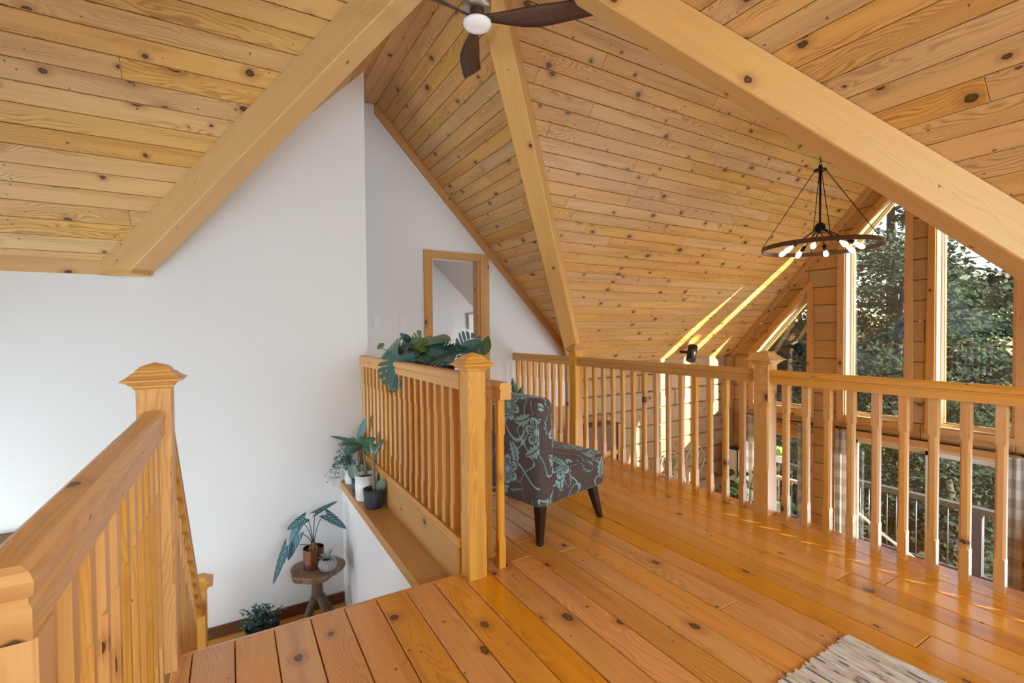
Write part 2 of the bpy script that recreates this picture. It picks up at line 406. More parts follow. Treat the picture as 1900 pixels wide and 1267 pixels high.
# ------------------------------------------------------------------ mesh helpers
class G:
    """collects vertices and faces of one mesh"""
    def __init__(self): self.v = []; self.f = []; self.uv = {}; self.sm = set()
    def quadstrip(self, rings, closed=True, cap=True, smooth=False):
        b = len(self.v); n = len(rings[0])
        for r in rings: self.v += [tuple(p) for p in r]
        for i in range(len(rings) - 1):
            for j in range(n if closed else n - 1):
                k = (j + 1) % n
                if smooth: self.sm.add(len(self.f))
                self.f.append((b + i * n + j, b + i * n + k, b + (i + 1) * n + k, b + (i + 1) * n + j))
        if cap and closed:
            self.f.append(tuple(b + j for j in reversed(range(n))))
            self.f.append(tuple(b + (len(rings) - 1) * n + j for j in range(n)))
        return self
    def box(self, x0, x1, y0, y1, z0, z1, ch=0.):
        if ch <= 0:
            self.quadstrip([[(x0, y0, z), (x1, y0, z), (x1, y1, z), (x0, y1, z)] for z in (z0, z1)])
        else:
            c_ = ch
            def ring(z, i): return [(x0 + i, y0 + i, z), (x1 - i, y0 + i, z), (x1 - i, y1 - i, z), (x0 + i, y1 - i, z)]
            def oct_(z): return [(x0 + c_, y0, z), (x1 - c_, y0, z), (x1, y0 + c_, z), (x1, y1 - c_, z), (x1 - c_, y1, z), (x0 + c_, y1, z), (x0, y1 - c_, z), (x0, y0 + c_, z)]
            def inn(z): return [(x0 + c_, y0 + c_, z), (x1 - c_, y0 + c_, z), (x1 - c_, y0 + c_, z), (x1 - c_, y1 - c_, z), (x1 - c_, y1 - c_, z), (x0 + c_, y1 - c_, z), (x0 + c_, y1 - c_, z), (x0 + c_, y0 + c_, z)]
            self.quadstrip([oct_(z0), oct_(z1)])
        return self
    def tube(self, pts, r, n=8, smooth=True, cap=True):
        pts = [Vector(p) for p in pts]
        rs = r if isinstance(r, (list, tuple)) else [r] * len(pts)
        rings = []; prev = None
        for i, p in enumerate(pts):
            t = (pts[min(i + 1, len(pts) - 1)] - pts[max(i - 1, 0)]).normalized()
            if prev is None:
                a = Vector((0, 0, 1)) if abs(t.z) < .9 else Vector((1, 0, 0))
                nx = t.cross(a).normalized()
            else:
                nx = (prev - t * prev.dot(t)).normalized()
            prev = nx; ny = t.cross(nx)
            rings.append([p + (nx * math.cos(2 * PI * j / n) + ny * math.sin(2 * PI * j / n)) * rs[i] for j in range(n)])
        return self.quadstrip(rings, smooth=smooth, cap=cap)
    def lathe(self, prof, n=24, cx=0, cy=0, cz=0, smooth=True, cap=True):
        rings = [[(cx + r * math.cos(2 * PI * j / n), cy + r * math.sin(2 * PI * j / n), cz + z) for j in range(n)] for r, z in prof]
        b = len(self.v); f0 = len(self.f)
        self.quadstrip(rings, smooth=smooth, cap=cap)
        for i in range(len(prof) - 1):
            for j in range(n):
                fi = f0 + i * n + j
                self.uv[fi] = [(j / n, prof[i][1]), ((j + 1) / n, prof[i][1]), ((j + 1) / n, prof[i + 1][1]), (j / n, prof[i + 1][1])]
        return self
    def prism(self, poly, off):
        """polygon (3D points) extruded by a vector"""
        off = Vector(off)
        return self.quadstrip([[Vector(p) for p in poly], [Vector(p) + off for p in poly]])
    def xf(self, m, start=0):
        for i in range(start, len(self.v)): self.v[i] = tuple(m @ Vector(self.v[i]))
        return self

def mesh_of(name, g, mat, grain=(1, 0, 0), off=None):
    me = bpy.data.meshes.new(name)
    me.from_pydata([tuple(p) for p in g.v], [], g.f)
    bm = bmesh.new(); bm.from_mesh(me)
    bmesh.ops.recalc_face_normals(bm, faces=bm.faces)
    if off is None: off = (random.random() * 20, random.random() * 20)
    uvl = bm.loops.layers.uv.new('UVMap')
    gr = Vector(grain).normalized()
    bm.faces.ensure_lookup_table()
    for fi, f in enumerate(bm.faces):
        if fi in g.uv and len(g.uv[fi]) == len(f.verts):
            idx = {v: k for k, v in zip(g.uv[fi], [g.f[fi][i] for i in range(len(g.f[fi]))])}
            for l in f.loops: l[uvl].uv = idx[l.vert.index]
        elif not g.uv:
            n = f.normal
            a = gr - n * gr.dot(n)
            if a.length < .3:
                t = n.orthogonal().normalized(); b = n.cross(t); sx, sx2 = .15, .6
                for l in f.loops: l[uvl].uv = (l.vert.co.dot(t) * sx + off[0], l.vert.co.dot(b) * sx2 + off[1])
            else:
                a.normalize(); b = n.cross(a)
                for l in f.loops: l[uvl].uv = (l.vert.co.dot(a) + off[0], l.vert.co.dot(b) + off[1])
        f.smooth = fi in g.sm
    bm.to_mesh(me); bm.free()
    me.materials.append(mat)
    return me

def obj(name, g, mat, parent=None, grain=(1, 0, 0), loc=None, off=None):
    """one mesh object; world coordinates unless its parent has a location"""
    if isinstance(mat, str): mat = MT[mat]
    me = g if isinstance(g, bpy.types.Mesh) else mesh_of(name, g, mat, grain, off)
    o = bpy.data.objects.new(name, me); C.objects.link(o)
    if parent is not None: o.parent = parent
    if loc is not None: o.location = loc
    return o
def thing(name, label, cat, loc=(0, 0, 0), rotz=0, group=None):
    o = bpy.data.objects.new(name, None); C.objects.link(o); o.empty_display_size = .1
    o.location = loc; o.rotation_euler = (0, 0, rotz); o['label'] = label; o['category'] = cat
    if group: o['group'] = group
    return o
def tag(o, label, cat, group=None):
    o['label'] = label; o['category'] = cat
    if group: o['group'] = group
    return o
def struct(name, g, mat, parent=None, grain=(1, 0, 0)):
    o = obj(name, g, mat, parent, grain)
    if parent is None: o['kind'] = 'structure'
    return o
def wpart(name, g, mat, parent, grain=(1, 0, 0)):
    """part given in world coordinates under an unrotated thing"""
    return obj(name, g, mat, parent, grain, loc=-Vector(parent.location))

def clip(poly, a, b):
    """keep the part of the 2-D polygon left of the directed line a->b"""
    out = []
    def sd(p): return (b[0] - a[0]) * (p[1] - a[1]) - (b[1] - a[1]) * (p[0] - a[0])
    for i in range(len(poly)):
        p, q = poly[i], poly[(i + 1) % len(poly)]
        sp, sq = sd(p), sd(q)
        if sp >= -1e-9: out.append(p)
        if (sp > 1e-9 and sq < -1e-9) or (sp < -1e-9 and sq > 1e-9):
            t = sp / (sp - sq); out.append((p[0] + (q[0] - p[0]) * t, p[1] + (q[1] - p[1]) * t))
    return out
def parea(p): return .5 * sum(p[i][0] * p[(i + 1) % len(p)][1] - p[(i + 1) % len(p)][0] * p[i][1] for i in range(len(p)))
def inset(poly, d):
    n = len(poly); out = []
    for i in range(n):
        p0, p1, p2 = Vector(poly[i - 1]), Vector(poly[i]), Vector(poly[(i + 1) % n])
        e1 = (p1 - p0).normalized(); e2 = (p2 - p1).normalized()
        n1 = Vector((-e1.y, e1.x)); n2 = Vector((-e2.y, e2.x))
        den = 1 + n1.dot(n2)
        out.append(tuple(p1 + (n1 + n2) * (d / max(den, .35))))
    return out
def dedupe(poly):
    out = []
    for p in poly:
        if not out or (Vector(p) - Vector(out[-1])).length > 2e-3: out.append(p)
    while len(out) > 1 and (Vector(out[0]) - Vector(out[-1])).length < 2e-3: out.pop()
    return out

def boards(name, parent, region, axis, width, to3d, normal, mat, thick=.016, ch=.0025, gap=.0012, lens=(1.4, 3.4), start=None, grain=None, seam=True, drop=.0, rng=None):
    """lay boards over a convex 2-D region; axis 0/1 is the board direction. to3d maps the 2-D point on to the visible face."""
    rng = rng or random
    if parea(region) < 0: region = region[::-1]
    xs = [p[0] for p in region]; ys = [p[1] for p in region]
    lo, hi = (min(ys), max(ys)) if axis == 0 else (min(xs), max(xs))
    al, ah = (min(xs), max(xs)) if axis == 0 else (min(ys), max(ys))
    p0 = start if start is not None else lo
    k0 = math.floor((lo - p0) / width); nrm = Vector(normal).normalized()
    made = []
    k = k0
    while p0 + k * width < hi - 1e-6:
        w0, w1 = p0 + k * width + gap, p0 + (k + 1) * width - gap
        a = al - (rng.random() * lens[1] if seam else 0)
        while a < ah:
            ln = rng.uniform(*lens) if seam else (ah - al + 1)
            a0, a1 = a + gap * .6, a + ln - gap * .6
            rect = [(a0, w0), (a1, w0), (a1, w1), (a0, w1)] if axis == 0 else [(w0, a0), (w1, a0), (w1, a1), (w0, a1)]
            if parea(rect) < 0: rect = rect[::-1]
            poly = rect
            for i in range(len(region)):
                poly = clip(poly, region[i], region[(i + 1) % len(region)])
                if len(poly) < 3: break
            a += ln
            if len(poly) < 3: continue
            poly = dedupe(poly)
            if len(poly) < 3 or parea(poly) < 8e-4: continue
            c0 = min(ch, math.sqrt(parea(poly)) * .08)
            inn = inset(poly, c0)
            jig = nrm * (rng.random() * drop)
            g = G()
            g.quadstrip([[Vector(to3d(*p)) - nrm * thick for p in poly], [Vector(to3d(*p)) - nrm * c0 - jig for p in poly], [Vector(to3d(*p)) - jig for p in inn]])
            made.append(obj(name, g, mat, parent, grain))
        k += 1
    return made

# ================================================================== SETTING
rng = random.Random(3)
# ---- loft floor: sub-floor slabs with one object per board
g = G()
g.box(-.203, 2.965, -1.4, 2.12, -.26, -.022)
g.box(1.0, 2.965, 2.12, 5.0, -.26, -.022)
g.box(-1.5, -.203, -1.4, .70, -.26, -.022)
floor = struct('floor', g, 'gap')
BW = .1373
to_floor = lambda x, y: (x, y, 0.)
fl = dict(axis=1, width=BW, to3d=to_floor, normal=(0, 0, 1), mat='floor', thick=.022, ch=.003, gap=.0018, lens=(1.6, 3.6), start=-.006, grain=(0, 1, 0), drop=.0012, rng=rng)
boards('plank', floor, [(-.203, -.6), (.9546, -.6), (.9546, 2.135), (-.203, 2.135)], **fl)
boards('plank', floor, [(.9546, -.6), (2.94, -.6), (2.94, 4.97), (.9546, 4.97)], **fl)
boards('plank', floor, [(-1.4, -.6), (-.203, -.6), (-.203, .69), (-1.4, .69)], **fl)
# nosing along the stair opening, border along the great room
g = G(); g.quadstrip([[(x, 2.135, -.03), (x, 2.152, -.03), (x, 2.158, -.016), (x, 2.153, -.004), (x, 2.135, -.0005)] for x in (-.2, .955)])
obj('stair_nosing', g, 'floor', floor, (1, 0, 0))
g = G(); g.box(2.942, 3.06, -1.4, 4.97, -.26, -.001, .004); obj('edge_board', g, 'floor', floor, (0, 1, 0))
g = G(); g.box(-1.5, 2.95, -3.5, -.6, -.04, 0.); struct('floor', g, 'floor', None, (0, 1, 0))
g = G(); g.box(2.9, 7.6, -.3, 5.1, GZ - .1, GZ); struct('floor', g, 'floor', None, (0, 1, 0))
g = G(); g.box(-2.6, .82, 3.36, 4.3, LZ - .1, LZ); struct('floor', g, 'floor', None, (1, 0, 0))

# ---- ceiling: eight slopes that meet in four valleys
def sl_main(sg):    # slope falling with |Y-YR| on the side sg
    n = Vector((0, -TY * sg, -1)).normalized()
    return (lambda x, y: (x, y, ZR - TY * sg * (y - YR))), n
def sl_arm(sg):
    n = Vector((-TX * sg, 0, -1)).normalized()
    return (lambda x, y: (x, y, ZR - TX * sg * (x - XR))), n
RM = .116 / math.sqrt(1 + TY * TY); RA = .116 / math.sqrt(1 + TX * TX)
FR = .10                                                       # half width of the flat strip along the ridge
XE = XR + K * (YL - YR)                                        # where the valley meets the log wall
def slope(kind, sg, region, seed, width, lens=(1.2, 2.9)):
    f3, n = (sl_main if kind == 'm' else sl_arm)(sg)
    ax = 0 if kind == 'm' else 1
    g = G(); g.prism([Vector(f3(*p)) - n * .017 for p in region], -n * .05)
    o = struct('ceiling', g, 'gap')
    boards('plank', o, region, ax, width, f3, n, 'ceiling', lens=lens, grain=(1, 0, 0) if ax == 0 else (0, 1, 0), drop=.0008, rng=random.Random(seed),
           start=(YR if ax == 0 else XR + FR * sg))
    return o
slope('m', 1, [(XR, YR), (XW + .2, YR), (XW + .2, YL + .05), (XR + K * (YL + .05 - YR), YL + .05)], 11, RM)
slope('m', 1, [(XR, YR), (XR - K * (YW + .1 - YR), YW + .1), (-2.5, YW + .1), (-2.5, YR)], 12, RM, (5., 8.))
slope('m', -1, [(XR, YR), (XW + .2, YR), (XW + .2, YS), (XR + K * (YR - YS), YS)], 13, RM)
slope('m', -1, [(XR, YR), (-2.5, YR), (-2.5, YS), (XR - K * (YR - YS), YS)], 14, RM)
f = FR / K
slope('a', 1, [(XR + FR, YR + f), (XE, YL), (XE, YL + .02), (XR + FR, YL + .02)], 15, RA, (1.6, 3.4))
slope('a', -1, [(XR - FR, YR + f), (XR - FR, YL + .02), (XR - 2.4, YL + .02), (XR - 2.4, YL - .20)], 16, RA)
slope('a', 1, [(XR, YR), (XE, YS), (XE, -3.5), (XR, -3.5)], 17, RA, (5., 8.))
slope('a', -1, [(XR, YR), (XR, -3.5), (2 * XR - XE, -3.5), (2 * XR - XE, YS)], 18, RA)
# flat boards under the ridge of the hallway arm
g = G(); g.box(XR - .22, XR + .22, YR + .12, YL + .02, ZR - TX * FR + .017, ZR + .1); rc = struct('ceiling', g, 'gap')
for x0, x1 in ((XR - FR, XR - .001), (XR + .001, XR + FR)):
    g = G(); g.box(x0, x1, YR + .1, YL + .02, ZR - TX * FR, ZR - TX * FR + .016, .002); obj('plank', g, 'ceiling', rc, (0, 1, 0))

# ---- white walls
def prism_y(poly, y0, y1): return G().prism([(x, y0, z) for x, z in poly], (0, y1 - y0, 0))
def prism_x(poly, x0, x1): return G().prism([(x0, y, z) for y, z in poly], (x1 - x0, 0, 0))
XV = XR - K * (YW - YR)
g = prism_y([(-2.5, LZ - .1), (1.03, LZ - .1), (1.03, zarm(1.03) + .0), (XV, zmain(YW)), (-2.5, zmain(YW))], YW, YW + .10)
struct('wall_left', g, 'wall')
g = G()
OX0, OX1, OZ = 1.918, 2.524, 2.012
zt = lambda x: min(zarm(x), ZR - TX * FR) + .0
for poly in ([(.2, -.1), (OX0, -.1), (OX0, OZ), (OX0, zt(OX0)), (XR + FR, zt(XR)), (XR - FR, zt(XR)), (.2, zt(.2))],
             [(OX1, -.1), (2.96, -.1), (2.96, .22), (3.93, .22), (3.93, zarm(3.93)), (OX1, zarm(OX1))],
             [(OX0, OZ), (OX1, OZ), (OX1, zarm(OX1)), (OX0, zarm(OX0))]):
    g2 = prism_y(poly, YD, YD + .12); b = len(g.v); g.v += g2.v; g.f += [tuple(i + b for i in f_) for f_ in g2.f]
struct('wall_back', g, 'wall')
# half wall under the ledge, wall under the loft edge, rear and side walls
g = G(); g.box(.80, 1.0, 2.14, YW, LZ - .1, -.125); struct('wall_stair', g, 'wall')
g = G(); g.box(-.2, .8, 2.0, 2.12, LZ - .1, -.26); struct('wall_stair', g, 'wall')
g = G(); g.box(-1.62, -1.5, -3.5, YS, 0, .95); struct('wall_side', g, 'wall')
g = G(); g.box(-2.62, -2.5, YS, YW + .1, LZ - 1.2, 3.7); struct('wall_side', g, 'wall')
g = prism_y([(-1.6, 0), (4.1, 0), (4.1, .95), (XR, ZR + .2), (-1.6, .95)], -3.62, -3.5); struct('wall_rear', g, 'wall')
g = G(); g.box(4.0, 4.1, -3.5, YS, GZ, .75); struct('wall_side', g, 'wall')
g = G(); g.box(XE, XW + .2, YS - .15, YS, GZ, zmain(YS) + .02); struct('wall_south', g, 'log', None, (1, 0, 0))
g = G(); g.box(2.97, 3.05, -.3, 5.0, GZ, -.26); struct('wall_under_loft', g, 'log', None, (0, 1, 0))

# ---- log walls, one object per log
g = G(); g.box(3.93, XW + .3, YL + .12, YL + .25, GZ, zmain(YL) + .06); wall_log = struct('wall_far', g, 'gap')
lr = random.Random(21)
boards('log', wall_log, [(3.93, GZ), (XW, GZ), (XW, zmain(YL)), (3.93, zmain(YL))], 0, .2525, lambda x, z: (x, YL, z), (0, -1, 0), 'logwall',
       thick=.12, ch=.017, gap=.004, lens=(2.2, 4.5), start=.03, grain=(1, 0, 0), rng=lr, drop=.004)
g = G(); g.box(2.96, 3.93, YD + .01, YD + .2, GZ, .219); struct('wall_far', g, 'logwall')

def rake(y): return 5.97 - TY * (y - 0) if y >= YR else 5.97 - TY * (2 * YR - y)
def roofz(y): return zmain(y) + .02
XG = XW + .15                                                  # glass plane
class W: pass
wins = []
Y1a, Y1b = 3.74, 4.56
Y2a, Y2b = 2.582, 3.262
Y3a, Y3b = 1.615, 2.295
Y4a, Y4b = 2 * YR - Y1b, 2 * YR - Y1a
g = G(); g.box(XW + .16, XW + .22, YL - .05, YL + .25, GZ, roofz(YL)); wall_win = struct('wall_right', g, 'gap')
cols = []
def col(y0, y1, z0, z1f):
    pts = [(y0, z0), (y1, z0)]
    if y0 < YR < y1 and z1f is roofz: pts += [(y1, z1f(y1)), (YR, z1f(YR)), (y0, z1f(y0))]
    else: pts += [(y1, z1f(y1)), (y0, z1f(y0))]
    cols.append(pts)
def topcol(y0, y1):
    cols.append([(y0, rake(y0)), (y1, rake(y1)), (y1, roofz(y1)), (y0, roofz(y0))])
flat = lambda z: (lambda y: z)
col(Y1b, YL + .0, GZ, roofz)
col(Y1a, Y1b, GZ, flat(-1.95)); col(Y1a, Y1b, -.40, flat(0.)); topcol(Y1a, Y1b)
col(Y2b, Y1a, GZ, roofz)
col(Y2a, Y2b, -.25, flat(0.)); topcol(Y2a, Y2b)
col(Y3b, Y2a, -.25, roofz)
col(Y3a, Y3b, -.25, flat(0.)); topcol(Y3a, Y3b)
col(Y4b, Y3a, GZ, roofz)
col(Y4a, Y4b, GZ, flat(0.)); topcol(Y4a, Y4b)
col(YS, Y4a, GZ, roofz)
for cpts in cols:
    boards('log', wall_win, cpts, 0, .25, lambda y, z: (XW, y, z), (-1, 0, 0), 'log', thick=.17, ch=.010, gap=.003, lens=(8., 9.), start=.03, grain=(0, 1, 0), rng=lr, drop=.003, seam=True)

def window_unit(name, poly, mat_in='cream', casing=True, sash=.028):
    """window set in the log wall: deep jamb lining, frame, casing boards and a pane. poly is (Y,Z), counter-clockwise in Y right, Z up"""
    if parea(poly) < 0: poly = poly[::-1]
    n = len(poly)
    root = bpy.data.objects.new(name, None); C.objects.link(root); root['kind'] = 'structure'
    root.location = (XW, sum(p[0] for p in poly) / n, min(p[1] for p in poly))
    inn = inset(poly, .018)
    for i in range(n):
        a, b, c_, d = poly[i], poly[(i + 1) % n], inn[(i + 1) % n], inn[i]
        g = G(); g.prism([(XW - .004, p[0], p[1]) for p in (a, b, c_, d)], (.172, 0, 0)); wpart('jamb', g, 'jamb', root, (0, b[0] - a[0], b[1] - a[1]))
    in2 = inset(poly, .018 + sash)
    for i in range(n):
        a, b, c_, d = inn[i], inn[(i + 1) % n], in2[(i + 1) % n], in2[i]
        g = G(); g.prism([(XG - .035, p[0], p[1]) for p in (a, b, c_, d)], (.06, 0, 0)); wpart('sash', g, mat_in, root)
    in3 = inset(poly, .018 + sash + .012)
    for i in range(n):
        a, b, c_, d = in2[i], in2[(i + 1) % n], in3[(i + 1) % n], in3[i]
        g = G(); g.prism([(XG - .022, p[0], p[1]) for p in (a, b, c_, d)], (.04, 0, 0)); wpart('glazing_bead', g, 'trim', root)
    g = G(); g.prism([(XG, p[0], p[1]) for p in in2], (.006, 0, 0)); wpart('pane', g, 'glass', root)
    if casing:
        out = inset(poly, -.085)
        for i in range(n):
            a, b, c_, d = poly[i], poly[(i + 1) % n], out[(i + 1) % n], out[i]
            g = G(); g.prism([(XW - .022, p[0], p[1]) for p in (a, b, c_, d)], (.024, 0, 0)); wpart('casing', g, 'trim', root, (0, b[0] - a[0], b[1] - a[1]))
    return root
MT['jamb'] = pine('jamb_pine', (.66, .50, .30), (.55, .38, .20), knots=.2, ring=.25, tint=.05)
window_unit('window_1', [(Y1a, 0), (Y1b, 0), (Y1b, rake(Y1b)), (Y1a, rake(Y1a))])
window_unit('window_2', [(Y2a, 0), (Y2b, 0), (Y2b, rake(Y2b)), (Y2a, rake(Y2a))])
window_unit('window_3', [(Y3a, 0), (Y3b, 0), (Y3b, rake(Y3b)), (Y3a, rake(Y3a))])
window_unit('window_4', [(Y4a, 0), (Y4b, 0), (Y4b, rake(Y4b)), (Y4a, rake(Y4a))])
w5 = window_unit('window_5', [(Y1a, -1.95), (Y1b, -1.95), (Y1b, -.40), (Y1a, -.40)], casing=True)
g = G(); g.box(XG - .04, XG + .02, Y1a + .02, Y1b - .02, -1.15, -1.105); wpart('meeting_rail', g, 'cream', w5)
# patio door under the tall windows
d2 = bpy.data.objects.new('door_2', None); C.objects.link(d2); d2['kind'] = 'structure'; d2.location = (XW, 2.44, GZ)
for a, b in ((Y3a, Y3a + .04), (Y2b - .04, Y2b)):
    g = G(); g.box(XW - .004, XW + .2, a, b, GZ, -.25); wpart('jamb', g, 'jamb', d2, (0, 0, 1))
g = G(); g.box(XW - .004, XW + .2, Y3a, Y2b, -.29, -.25); wpart('jamb', g, 'jamb', d2, (0, 1, 0))
for nm, x, ya, yb in (('sliding_panel', XW + .10, Y3a + .04, 2.40), ('fixed_panel', XW + .15, 2.32, Y2b - .04)):
    g = G(); g.box(x - .02, x + .02, ya, ya + .07, GZ, -.29); g.box(x - .02, x + .02, yb - .07, yb, GZ, -.29)
    g.box(x - .02, x + .02, ya, yb, GZ, GZ + .1); g.box(x - .02, x + .02, ya, yb, -.36, -.29)
    p = wpart(nm, g, 'whiteframe' if nm == 'sliding_panel' else 'jamb', d2)
    g = G(); g.box(x - .004, x + .004, ya + .06, yb - .06, GZ + .09, -.35); obj('pane', g, 'glass', p)
g = G(); g.box(XW - .024, XW, Y3a - .1, Y2b + .1, -.25, -.165, .003); wpart('casing', g, 'trim', d2, (0, 1, 0))
# rake board along the gable, corner post, eave board
g = G(); g.prism([(XW - .03, y, roofz(y) - .02 - d) for y, d in ((YR, 0), (YL, 0), (YL, .115), (YR, .115))], (.03, 0, 0)); struct('trim_1', g, 'trim', None, (0, 1, -TY))
g = G(); g.box(XW - .10, XW - .0, YL - .09, YL, GZ, zmain(YL) - .01, .004); struct('trim_2', g, 'log', None, (0, 0, 1))
# trim where the stair wall meets the ceiling, and up the gable of the door wall
g = G(); g.box(-2.5, XV + .02, YW - .018, YW - .0005, 1.605, zmain(YW - .018) - .001, .002); struct('trim_3', g, 'beam', None, (1, 0, 0))
g = G(); g.prism([(x, YD - .03, zarm(x) - .001 - d) for x, d in ((XR + FR - .01, 0), (3.9, 0), (3.9, .11), (XR + FR - .01, .11))], (0, .029, 0)); struct('trim_4', g, 'trim', None, (1, 0, -TX))
# baseboard of the landing and of the door wall
g = G(); g.box(-2.5, .80, YW - .02, YW - .0005, LZ, LZ + .085, .003); struct('baseboard_left', g, 'brown', None, (1, 0, 0))
for a, b in ((1.04, 1.82), (2.64, 2.95)):
    g = G(); g.box(a, b, YD - .018, YD - .0005, 0, .09, .003); struct('baseboard_back', g, 'trim', None, (1, 0, 0))

# doorway in the door wall
d1 = bpy.data.objects.new('door_1', None); C.objects.link(d1); d1['kind'] = 'structure'; d1.location = (2.22, YD, 0)
for a, b in ((1.832, OX0 + .006), (OX1 - .006, 2.632)):
    g = G(); g.box(a, b, YD - .025, YD - .001, 0, 2.096, .003); wpart('casing', g, 'trim', d1, (0, 0, 1))
g = G(); g.box(OX0 + .006, OX1 - .006, YD - .024, YD - .001, OZ - .006, 2.094, .003); wpart('casing', g, 'trim', d1, (1, 0, 0))
for a, b in ((OX0, OX0 + .016), (OX1 - .03, OX1)):
    g = G(); g.box(a, b, YD, YD + .13, 0, OZ); wpart('jamb', g, 'trim', d1, (0, 0, 1))
# room beyond the doorway: plain white room with a sloped ceiling
g = G(); g.box(1.0, 4.6, YD + .12, 8.2, -.05, 0); struct('floor', g, 'floor')
g = G(); g.box(1.0, 4.6, 7.4, 7.5, 0, 3.2); struct('wall_bedroom', g, 'wall')
g = G(); g.box(1.0, 1.1, YD + .12, 7.4, 0, 3.2); struct('wall_bedroom', g, 'wall')
g = G(); g.box(4.5, 4.6, YD + .12, 7.4, 0, 3.2); struct('wall_bedroom', g, 'wall')
g = prism_y([(1.0, 2.6), (2.62, 2.6), (4.6, .62), (4.6, .75), (2.7, 2.7), (1.0, 2.7)], YD + .12, 7.5); struct('ceiling', g, 'wall')
g = prism_y([(1.0, 0), (2.86, 0), (2.86, 1.37), (2.59, 1.69), (2.59, 2.6), (1.0, 2.6)], 6.6, 6.7); struct('wall_bedroom', g, 'wall')
exec_later = []

# ---- valley beams
def beam(sx, sy, label, ymax=None, zmin=None, xmax=None):
    dv = Vector((sx * K, sy, -TY)); wv = Vector((-sy, sx * K, 0)).normalized() * .082
    p0 = Vector((XR, YR, ZR)) + dv * (.08); p1 = Vector((XR, YR, ZR)) + dv * 2.7
    bm = bmesh.new()
    ring = []
    for p in (p0, p1):
        up_ = .05
        ring.append([bm.verts.new(p + wv + Vector((0, 0, up_))), bm.verts.new(p - wv + Vector((0, 0, up_))),
                     bm.verts.new(p - wv + Vector((0, 0, -.19))), bm.verts.new(p - wv * .92 + Vector((0, 0, -.198))),
                     bm.verts.new(p + wv * .92 + Vector((0, 0, -.198))), bm.verts.new(p + wv + Vector((0, 0, -.19)))])
    a, b = ring; n = 6
    for j in range(n): bm.faces.new((a[j], a[(j + 1) % n], b[(j + 1) % n], b[j]))
    bm.faces.new(a[::-1]); bm.faces.new(b)
    for co, no in (((0, ymax, 0), (0, 1, 0)) if ymax else (None, None), ((0, 0, zmin), (0, 0, -1)) if zmin else (None, None), ((xmax, 0, 0), (1, 0, 0)) if xmax else (None, None)):
        if co is None: continue
        r = bmesh.ops.bisect_plane(bm, geom=bm.verts[:] + bm.edges[:] + bm.faces[:], plane_co=co, plane_no=no, clear_outer=True)
        bmesh.ops.holes_fill(bm, edges=[e for e in bm.edges if e.is_boundary], sides=0)
    me = bpy.data.meshes.new('t'); bm.to_mesh(me); bm.free()
    g = G(); g.v = [tuple(v.co) for v in me.vertices]; g.f = [tuple(p.vertices) for p in me.polygons]
    o = obj('ceiling_beam', g, 'beam', None, dv)
    tag(o, label, 'beam', None); return o
bl = beam(-1, 1, 'pale valley beam running down to the white stair wall on the left', ymax=YW - .002, zmin=1.628)
g = G()
pts = [(v.co.x, v.co.y) for v in bl.data.vertices if v.co.z < 1.64]
x0, x1 = min(p[0] for p in pts), max(p[0] for p in pts); y0 = min(p[1] for p in pts)
cxy = (sum(p[0] for p in pts) / len(pts), sum(p[1] for p in pts) / len(pts))
pts.sort(key=lambda p: math.atan2(p[1] - cxy[1], p[0] - cxy[0]))
hull = dedupe(pts)
g.prism([(x, y, 1.605) for x, y in hull], (0, 0, .0225)); obj('beam_foot', g, 'beam', bl, (1, 0, 0))
beam(1, 1, 'slim valley beam dropping behind the fan to the far corner of the loft', ymax=YD - .035)
beam(1, -1, 'broad valley beam crossing above the window railing at upper right', xmax=3.97)

# ================================================================== RAILINGS
CAP = [(.0, .052), (.006, .058), (.012, .058), (.016, .066), (.024, .074), (.028, .088), (.033, .088), (.037, .080), (.046, .068), (.054, .0615), (.057, .053), (.066, .049), (.078, .036), (.09, .0)]
def newel(x, y, z0, top, label, hw=.05):
    t = thing('newel_post', label, 'newel post', (x, y, z0), 0, None)
    H = top - .09 - z0
    g = G()
    def sq(z, ch):
        h = hw
        return [(h - ch, -h, z), (h, -h + ch, z), (h, h - ch, z), (h - ch, h, z), (-h + ch, h, z), (-h, h - ch, z), (-h, -h + ch, z), (-h + ch, -h, z)]
    e = .002
    lv = [(0, e), (H * .30, e), (H * .30 + .015, .009), (H * .80 - .05, .009), (H * .80 - .035, e), (H, e)]
    g.quadstrip([sq(z, ch) for z, ch in lv])
    obj('shaft', g, 'post', t, (0, 0, 1))
    g = G(); s_ = hw / .05
    g.quadstrip([[(r * s_, -r * s_, H + z), (r * s_, r * s_, H + z), (-r * s_, r * s_, H + z), (-r * s_, -r * s_, H + z)] for z, r in CAP[:-1]] + [[(.001, -.001, H + .09), (.001, .001, H + .09), (-.001, .001, H + .09), (-.001, -.001, H + .09)]])
    obj('cap', g, 'post', t, (1, .15, 0))
    return t
BALM = {}
def baluster_mesh(h, slope_=0.):
    key = (round(h, 3), slope_)
    if key in BALM: return BALM[key]
    g = G(); b = .019
    def sq(z, ch):
        return [(b - ch, -b, z), (b, -b + ch, z), (b, b - ch, z), (b - ch, b, z), (-b + ch, b, z), (-b, b - ch, z), (-b, -b + ch, z), (-b + ch, -b, z)]
    lv = [(0, .001), (h * .17, .001), (h * .17 + .012, .0085), (h * .78, .0085), (h * .78 + .012, .001), (h, .001)]
    g.quadstrip([sq(z, c_) for z, c_ in lv])
    BALM[key] = mesh_of('baluster', g, MT['rail'], (0, 0, 1)); return BALM[key]
